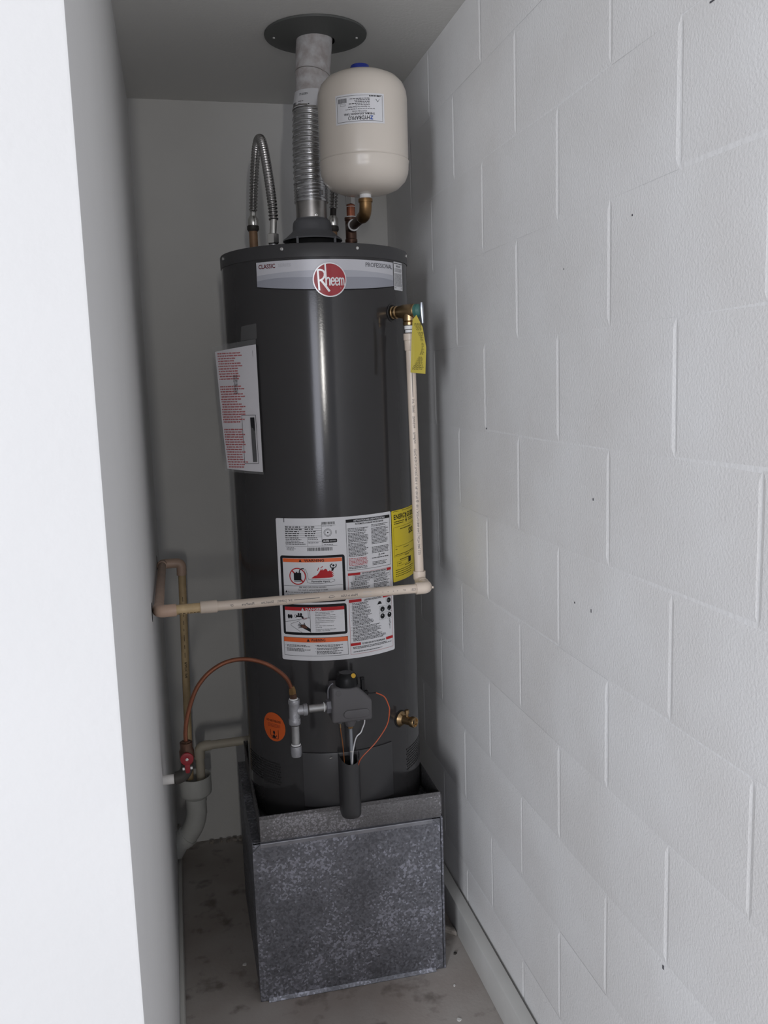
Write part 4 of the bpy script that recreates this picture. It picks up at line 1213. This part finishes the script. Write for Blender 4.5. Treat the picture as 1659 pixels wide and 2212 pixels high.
def pipe_map(p0, p1, face, r):
    """u along the pipe from p0, v around it; face = outward direction of v = 0"""
    p0, p1 = Vector(p0), Vector(p1)
    d = (p1 - p0).normalized()
    fz = (Vector(face) - d * d.dot(Vector(face))).normalized()
    side = d.cross(fz) * -1

    def fn(u, v, off):
        t = v / r
        return p0 + d * u + (fz * math.cos(t) + side * math.sin(t)) * (r + off)
    return fn


# printed lines: on the vertical pipe they read downwards, on the horizontal one upside down
fv = pipe_map(pt - Vector((0, 0, 0.05)), pb, (-0.10, -1, 0.0), CR)
f = Flat().rect(0.0500, -0.0006, 0.1180, 0.0006)
f.text('3/4"', 0.1230, 0.0024, 0.0048, 0.0110).text('[20MM]', 0.1380, 0.0024, 0.0050, 0.0170).text('SilverLine', 0.1640, 0.0024, 0.0056, 0.0280).text('FlowPure', 0.2030, 0.0024, 0.0056, 0.0260)
f.text('CPVC 4120 [CTS-OD] SDR-11 PR 100 PSI @ 180 F [ASTM D2846 F441] [ASTM E84] 2.25', 0.2420, 0.0026, 0.0054, 0.2600)
f.build('lettering', 'ink_grey', fv, 0.0004, VPO, cut=0)
fh = pipe_map((0.5400, yh, zh), (xc1, yh, zh - 0.001), (0, -1, 0.10), CR)
def onpipe(f_, name='lettering'):
    f_.build(name, 'ink_grey', fh, 0.0004, HP, cut=0)


for (t_, u_, v_, h_, w_2) in (('13231', 0.0030, 0.0028, 0.0055, 0.0150), ('07', 0.0310, 0.0015, 0.0036, 0.0060), ('Made in USA', 0.1480, 0.0030, 0.0052, 0.0400), ('3/4" [20MM]', 0.3020, 0.0024, 0.0050, 0.0340), ('SilverLine', 0.3450, 0.0024, 0.0056, 0.0290), ('FlowPure', 0.3900, 0.0024, 0.0056, 0.0280), ('CP', 0.4370, 0.0024, 0.0050, 0.0070)):
    onpipe(Flat().text(t_, u_, v_, h_, w_2))
for u in (0.0500, 0.0600, 0.0730, 0.0860):
    onpipe(Flat().rect(u, -0.0006, u + 0.0022, 0.0004), 'print_dash')
onpipe(Flat().line([(0.2020, 0.0015), (0.2070, -0.0025), (0.2130, -0.0020), (0.2170, 0.0020), (0.2110, 0.0032), (0.2050, 0.0020)], 0.0006).line([(0.2060, 0.0010), (0.2170, 0.0020)], 0.0005), 'leaf_mark')
onpipe(Flat().rect(0.2380, -0.0006, 0.2980, 0.0006), 'print_line')
Flat().barcode(0.1140, -0.0045, 0.1350, 0.0045, 0.0004, 0.0011).build('barcode', 'ink_lgrey', fh, 0.0004, HP, cut=0)
fo2 = pipe_map((-0.020, yh, zh - 0.002), (xc0, yh, zh - 0.001), (0, -1, -0.75), CR)
Flat().print(0.000, 0.050, -0.0022, 0.0020, 0.0035, 0.8, 0.1, (0.003, 0.008), 0.003).build('worn_print', 'ink', fo2, 0.0006, OPp, cut=0)
fo3 = pipe_map(e5, eb, (0.1, -1, 0), 0.0113)
f = Flat().print(0.10, 0.30, -0.002, 0.0015, 0.0030, 0.6, 0.1, (0.005, 0.02), 0.012).text('PLASTIC LINE', 0.3000, 0.0030, 0.0062, 0.0480, bold=True)
f.build('worn_print', 'ink', fo3, 0.0006, DP, cut=0)

# yellow tag hanging on the relief valve lever
c0 = Vector((0.5690, 2.050, 0.0800))
TG = thing('warning_tag', 'yellow printed warning tag hanging from the brass relief valve', 'tag', (0.5680, 2.045, 0.0))
k = 2.040 / 1.99
outl = [(0.5490 * k, 0.1440 * k), (0.5400 * k, 0.1335 * k), (0.5318 * k, 0.0150 * k), (0.5669 * k, 0.0110 * k), (0.5712 * k, 0.0711 * k), (0.5635 * k, 0.1160 * k)]
pl = [(x - outl[1][0], outl[0][1] - z) for x, z in outl]


def gmap(u, v, off):
    x = outl[1][0] + u
    y = 2.0400 + 0.0035 * math.sin(v * 22) - 0.05 * (u - 0.015) ** 2 - off
    return Vector((x, y, outl[0][1] - v))


bm = new()
vs_f, vs_b = [], []
tg = Flat().poly(pl)
tg.build('tag_card', 'tagyellow', gmap, 0.0003, TG, cut=0.004)
tg.build('tag_back', 'tagyellow', gmap, -0.0003, TG, cut=0.004)
f = Flat().print(0.008, 0.016, 0.0145, 0.0160, 0.003, 0.7).print(0.004, 0.022, 0.0190, 0.0370, 0.0022, 0.62, 0.1).print(0.000, 0.026, 0.0390, 0.0610, 0.0020, 0.62, 0.08).print(-0.002, 0.027, 0.0640, 0.0930, 0.0020, 0.62, 0.1).print(-0.004, 0.024, 0.0960, 0.1270, 0.0022, 0.62, 0.15)
f.build('tag_print', 'ink', gmap, 0.0006, TG, cut=0, kind='stuff')

# ------------------------------------------------------------------ gas supply
yg = 1.955
kg = yg / 1.9
GS = thing('gas_shutoff', 'red handled gas shutoff valve on a pipe from the white wall', 'gas valve', (-0.045, yg, -0.875))
zg = -0.8490 * kg
mk('wall_stub', tube(new(), [(XL - 0.01, yg, zg + 0.001), (-0.0520, yg, zg + 0.001)], 0.0108, 20), 'white_pipe', GS)
mk('stub_thread', cyl(new(), (-0.0535, yg, zg + 0.001), (-0.0490, yg, zg + 0.001), 0.0112), 'iron', GS)
vx = -0.0222
mk('iron_elbow', tube(new(), fillet([(-0.0500, yg, zg + 0.002), (vx - 0.004, yg, zg + 0.004), (vx, yg, zg + 0.034)], 0.024), 0.0142, 20), 'iron', GS)
mk('valve_body', lathe(new(), [(0, 0), (0.0125, 0), (0.0135, 0.004), (0.0135, 0.012), (0.0165, 0.020), (0.0165, 0.036), (0.0135, 0.044), (0.0140, 0.056), (0, 0.056)], (vx, yg, zg + 0.028), seg=20), 'bronze_dark', GS)
zv = -0.7975 * kg
bm = new()
lathe(bm, [(0, 0), (0.0140, 0), (0.0148, 0.002), (0.0140, 0.0050), (0.0100, 0.0060), (0.0050, 0.0058), (0, 0.0050)], (vx, yg - 0.0190, zv), (0, -1, 0), 28)
prism(bm, [(vx - 0.0060, zv - 0.008), (vx + 0.0060, zv - 0.008), (vx + 0.0052, zv - 0.030), (vx + 0.0030, zv - 0.0330), (vx - 0.0030, zv - 0.0330), (vx - 0.0046, zv - 0.030)], yg - 0.0240, yg - 0.0190, 'Y', 0.001, 2)
HD = mk('red_handle', bm, 'red_handle', GS, label='red round lever handle')
mk('handle_screw', lathe(new(), [(0.0036, 0), (0.0036, 0.001), (0.002, 0.0025), (0, 0.0025)], (vx, yg - 0.0248, zv), (0, -1, 0), 10), 'screw', HD)
for dx in (-0.0085, 0.0085):
    mk('handle_stop', box(new(), vx + dx - 0.0025, vx + dx + 0.0025, yg - 0.0205, yg - 0.0165, zv - 0.0260, zv - 0.0205, 0.0006), 'teflon', GS)
mk('flare_nut', hexnut(new(), (vx, yg, zv + 0.012), (vx, yg, zv + 0.034), 0.0112), 'bronze_dark', GS)

GC = thing('gas_connector', 'bent copper gas tube arching from the red valve to the grey tee', 'pipe', (vx, yg, zv + 0.03))
cp = [(vx, yg, zv + 0.030), (-0.0215, 1.955, -0.765), (-0.0160, 1.955, -0.7330), (-0.0024, 1.957, -0.6915), (0.0150, 1.960, -0.6600), (0.0420, 1.963, -0.6340), (0.0785, 1.967, -0.6175), (0.1210, 1.975, -0.6177), (0.1628, 1.983, -0.6335), (0.1938, 1.989, -0.6564), (0.2165, 1.995, -0.6832), (0.2262, 2.0, -0.7100)]
mk('copper_tube', tube(new(), catmull(cp, 10), 0.0049, 14), 'copper', GC)
mk('flare_nut', lathe(new(), [(0, 0.004), (0.0055, 0.004), (0.0085, -0.003), (0.0090, -0.009), (0.0090, -0.0150), (0, -0.0150)], (0.2268, 2.0, -0.7060), seg=6), 'bronze', GC)

GT = thing('gas_tee', 'grey cast pipe tee with capped drip leg beside the gas control valve', 'pipe fitting', (0.2310, 2.0, -0.880))
gx = 0.2308
mk('flare_adapter', hexnut(new(), (0.2280, 2.0, -0.7200), (0.2288, 2.0, -0.7330), 0.0090), 'bronze_dark', GT)
mk('tape_ring', cyl(new(), (0.2290, 2.0, -0.7315), (0.2290, 2.0, -0.7345), 0.0104), 'teflon', GT)
bm = new()
lathe(bm, [(0, 0), (0.0134, 0), (0.0140, -0.002), (0.0140, -0.010), (0.0128, -0.012), (0.0128, -0.046), (0.0142, -0.048), (0.0142, -0.059), (0.0132, -0.061), (0, -0.061)], (0.2300, 2.0, -0.7345), (0.01, 0, 1), 24)
lathe(bm, [(0, 0), (0.0120, 0.004), (0.0122, 0.018), (0.0142, 0.019), (0.0142, 0.027), (0.0132, 0.0285), (0, 0.0285)], (0.2320, 2.0, -0.7625), (1, 0, 0), 24)
TB = mk('tee_body', bm, 'tee', GT)
for (dx, dz, dy) in ((0.0, -0.0240, -0.0128), (0.0065, -0.0300, -0.0115), (-0.0050, -0.0310, -0.0120)):
    mk('cast_mark', lathe(new(), [(0.0034, 0), (0.0034, 0.0008), (0.0022, 0.0008), (0.0022, 0)], (gx + dx, 2.0 + dy, -0.7400 + dz * 1.4), (0, -1, 0), 12), 'tee', TB)
mk('black_ring', cyl(new(), (0.2600, 2.001, -0.7625), (0.2638, 2.001, -0.7625), 0.0112), 'iron', GT)
mk('side_nipple', cyl(new(), (0.2620, 2.001, -0.7625), (0.3010, 2.004, -0.7630), 0.0098), 'steel', GT)
mk('tape_ring', lathe(new(), [(0.0098, 0), (0.0112, 0.0005), (0.0115, 0.002), (0.0098, 0.003)], (0.2995, 2.004, -0.7630), (1, 0, 0), 20), 'teflon', GT)
mk('side_nipple', cyl(new(), (0.3000, 2.004, -0.7630), (0.3063, 2.005, -0.7630), 0.0100), 'steel', GT)
mk('black_ring', cyl(new(), (gx - 0.0006, 2.0, -0.7950), (gx - 0.0006, 2.0, -0.7985), 0.0108), 'iron', GT)
mk('drip_leg', cyl(new(), (gx - 0.0006, 2.0, -0.7980), (gx - 0.0010, 2.0, -0.8480), 0.0098), 'steel', GT)
mk('tape_ring', cyl(new(), (gx - 0.0010, 2.0, -0.8440), (gx - 0.0010, 2.0, -0.8475), 0.0112), 'teflon', GT)
mk('pipe_cap', lathe(new(), [(0, 0), (0.0130, 0), (0.0134, -0.003), (0.0130, -0.018), (0.0118, -0.026), (0.0060, -0.0285), (0, -0.029)], (gx - 0.0010, 2.0, -0.8485), seg=24), 'tee', GT)

# ------------------------------------------------------------------ drain cup, trap and pan drain
DX, DY = -0.0110, 2.6350
DT = thing('drain_trap', 'open grey plastic drain cup with trap pipe curving into the wall', 'drain', (DX, DY, -1.40))
prof = [(0.0300, -1.2460), (0.0330, -1.2420), (0.0480, -1.2290), (0.0490, -1.2260), (0.0490, -1.1740), (0.0482, -1.1725), (0.0465, -1.1725), (0.0455, -1.1760), (0.0450, -1.2200), (0.0280, -1.2380), (0.0, -1.2400)]
mk('drain_cup', lathe(new(), prof, (DX, DY, 0), seg=40), 'pvc', DT)
mk('trap_pipe', tube(new(), fillet([(DX, DY, -1.238), (DX, DY, -1.335), (-0.060, DY + 0.01, -1.385)], 0.055, 12), 0.0305, 28), 'pvc', DT)
mk('trap_collar', cyl(new(), (DX, DY, -1.243), (DX, DY, -1.2560), 0.0322), 'pvc', DT)
mk('trap_collar', cyl(new(), (DX, DY, -1.290), (DX - 0.0005, DY, -1.2955), 0.0312), 'pvc', DT)
a_, b_ = Vector((-0.0420, DY + 0.006, -1.3660)), Vector((-0.060, DY + 0.01, -1.385))
mk('trap_collar', cyl(new(), a_, a_ + (b_ - a_) * 0.6, 0.0340), 'pvc', DT)
mk('trap_tail', tube(new(), fillet([b_, b_ + (b_ - a_) * 0.3, (-0.085, DY + 0.02, -1.4250)], 0.02), 0.0270, 24), 'pvc', DT)
PD = thing('pan_drain_pipe', 'beige plastic pipe from behind the drip pan down into the drain cup', 'pipe', (0.0060, DY, -1.19))
mk('drain_run', tube(new(), [(0.0300, DY, -1.0830), (0.200, DY, -1.0800)], 0.0130, 22), 'pvc_old', PD)
mk('drain_elbow', tube(new(), fillet([(0.0440, DY, -1.0828), (0.0090, DY, -1.0840), (0.0080, DY, -1.1210)], 0.018), 0.0155, 22), 'pvc_old', PD)
mk('drain_drop', tube(new(), [(0.0080, DY, -1.112), (0.0080, DY, -1.192)], 0.0130, 22), 'pvc_old', PD)
mk('drain_turn', tube(new(), fillet([(0.195, DY, -1.0800), (0.230, DY, -1.0795), (0.230, PY1, -1.0795)], 0.02), 0.0130, 22), 'pvc_old', PD)

# ------------------------------------------------------------------ document pouch on the left of the jacket
DPc = thing('document_pouch', 'clear plastic pouch of red printed papers taped to the heater', 'pouch', (0.150, 2.18, -0.21))
A_top, A_bot = 0.0980, -0.2030


PD_ = Vector((-0.815, 0.580, 0)).normalized()
PN_ = Vector((-PD_.y, PD_.x, 0)) * 1.0


def pmap(u, v, off):
    """u from the right-hand edge leftwards, v downwards: a sheet that leaves the jacket in a nearly straight line"""
    p_ = tp(-46.3, 0, 0.0035 + 0.003 * math.sin(v * 9) ** 2) + PD_ * u + PN_ * (off + 0.006 * math.sin(math.pi * min(max(u, 0), 0.12) / 0.12))
    return Vector((p_.x, p_.y, A_top - v))


pw0, pw1 = 0.121, 0.108
POLY = [(0.0, -0.006), (pw0, 0.008), (pw0 - 0.010, 0.12), (pw1 - 0.006, 0.304), (-0.003, 0.312)]
PP = Flat().poly([(0.0015, 0.006), (0.114, 0.019), (0.106, 0.12), (0.096, 0.2985), (0.0, 0.3065)])
PA = PP.build('paper', 'paper', pmap, 0.0006, DPc, cut=0.006)
f = Flat()
for i in range(46):
    v = 0.022 + i * 0.0060
    if i in (11, 12, 28, 29):
        continue
    u0 = 0.108 - 0.016 * v / 0.3
    ln = random.uniform(0.046, 0.070) if v < 0.19 else random.uniform(0.042, 0.058)
    f.print(u0 - ln, u0, v, v + 0.004, 0.0060, 0.62, 0.0, (0.004, 0.012), 0.0012)
for v in (0.0090, 0.0930, 0.1960):
    f.print(0.068, 0.096, v, v + 0.006, 0.0075, 0.9, 0.0, (0.004, 0.010), 0.001)
f.build('red_lettering', 'ink_red', pmap, 0.0009, PA, cut=0.006, kind='stuff')
f = Flat().frame(0.0085, 0.170, 0.0450, 0.2860, 0.0010).rect(0.0125, 0.176, 0.0230, 0.2820).rect(0.0098, 0.020, 0.0104, 0.034).print(0.052, 0.064, 0.075, 0.120, 0.0030, 0.7, 0.1)
f.build('black_lettering', 'ink', pmap, 0.0010, PA, cut=0.006)
Flat().poly(POLY).build('plastic_sleeve', 'plastic', pmap, 0.0030, DPc, cut=0.006)
Flat().poly([(0.0, -0.0420), (0.052, -0.0380), (0.058, -0.004), (0.0, -0.007)]).build('clear_tape', 'plastic', tmap(-46.3 - math.degrees(0.058 / TR), A_top) if False else (lambda u, v, off: tp(-46.3 - math.degrees(u / TR), A_top - v, 0.0012 + off)), 0.0, DPc, cut=0.006)

# ------------------------------------------------------------------ debris on the floor
def chip(name, lab, cat, x, y, r, m, h=0.004, group=None):
    bm_ = new()
    n_ = 7
    pts_ = []
    for k_2 in range(n_):
        t_ = 2 * math.pi * k_2 / n_
        q_ = r * random.uniform(0.6, 1.1)
        pts_.append((x + q_ * math.cos(t_), y + q_ * math.sin(t_)))
    prism(bm_, pts_, ZF, ZF + h, 'Z')
    o_ = mk(name, bm_, m)
    tag(o_, lab, cat, group)


chip('paint_chip', 'white paint chip on the concrete in front of the stand', 'paint chip', 0.573, 1.855, 0.007, 'chip', 0.002)
chip('paint_chip', 'pale curled paint flake on the floor left of the stand', 'paint chip', 0.088, 2.205, 0.006, 'chip', 0.002)
chip('paint_chip', 'tiny white paint fleck on the floor close to the painted board', 'paint chip', 0.600, 1.975, 0.0035, 'chip', 0.0015)
chip('concrete_crumb', 'dark crumb on the floor between the stand and painted board', 'crumb', 0.640, 2.095, 0.005, 'iron', 0.004)
bm = new()
prism(bm, [(0.606, 2.215), (0.612, 2.205), (0.640, 2.190), (0.668, 2.165), (0.669, 2.190), (0.655, 2.205), (0.634, 2.216), (0.606, 2.232)], ZF, ZF + 0.014, 'Z', 0.003, 2)
tag(mk('rubble', bm, 'rubble'), 'pale broken concrete edge on the floor beside the painted board', 'rubble')
for i, (x, y, r) in enumerate(((0.085, 2.872, 0.011), (0.108, 2.875, 0.009), (0.130, 2.870, 0.012), (0.062, 2.878, 0.007), (0.030, 2.876, 0.008))):
    chip('wall_crumb', 'small plaster crumb lying along the foot of the back wall', 'crumb', x, y, r, 'rubble', 0.008, 'plaster crumbs along the back wall')

# small nicks in the paint of the block wall
for (y, z, w, h) in ((1.098, 0.470, 0.010, 0.002), (1.085, 0.476, 0.012, 0.002), (1.430, -0.220, 0.003, 0.004), (1.437, -0.424, 0.002, 0.006), (1.505, -0.425, 0.003, 0.003), (1.98, -0.120, 0.003, 0.004), (1.30, 0.240, 0.003, 0.003), (1.178, -0.95, 0.004, 0.006), (1.55, 0.190, 0.002, 0.003)):
    mk('paint_nick', box(new(), XR - 0.0005, XR + 0.0004, y - w / 2, y + w / 2, z - h / 2, z + h / 2), 'ink_grey', wall_right)
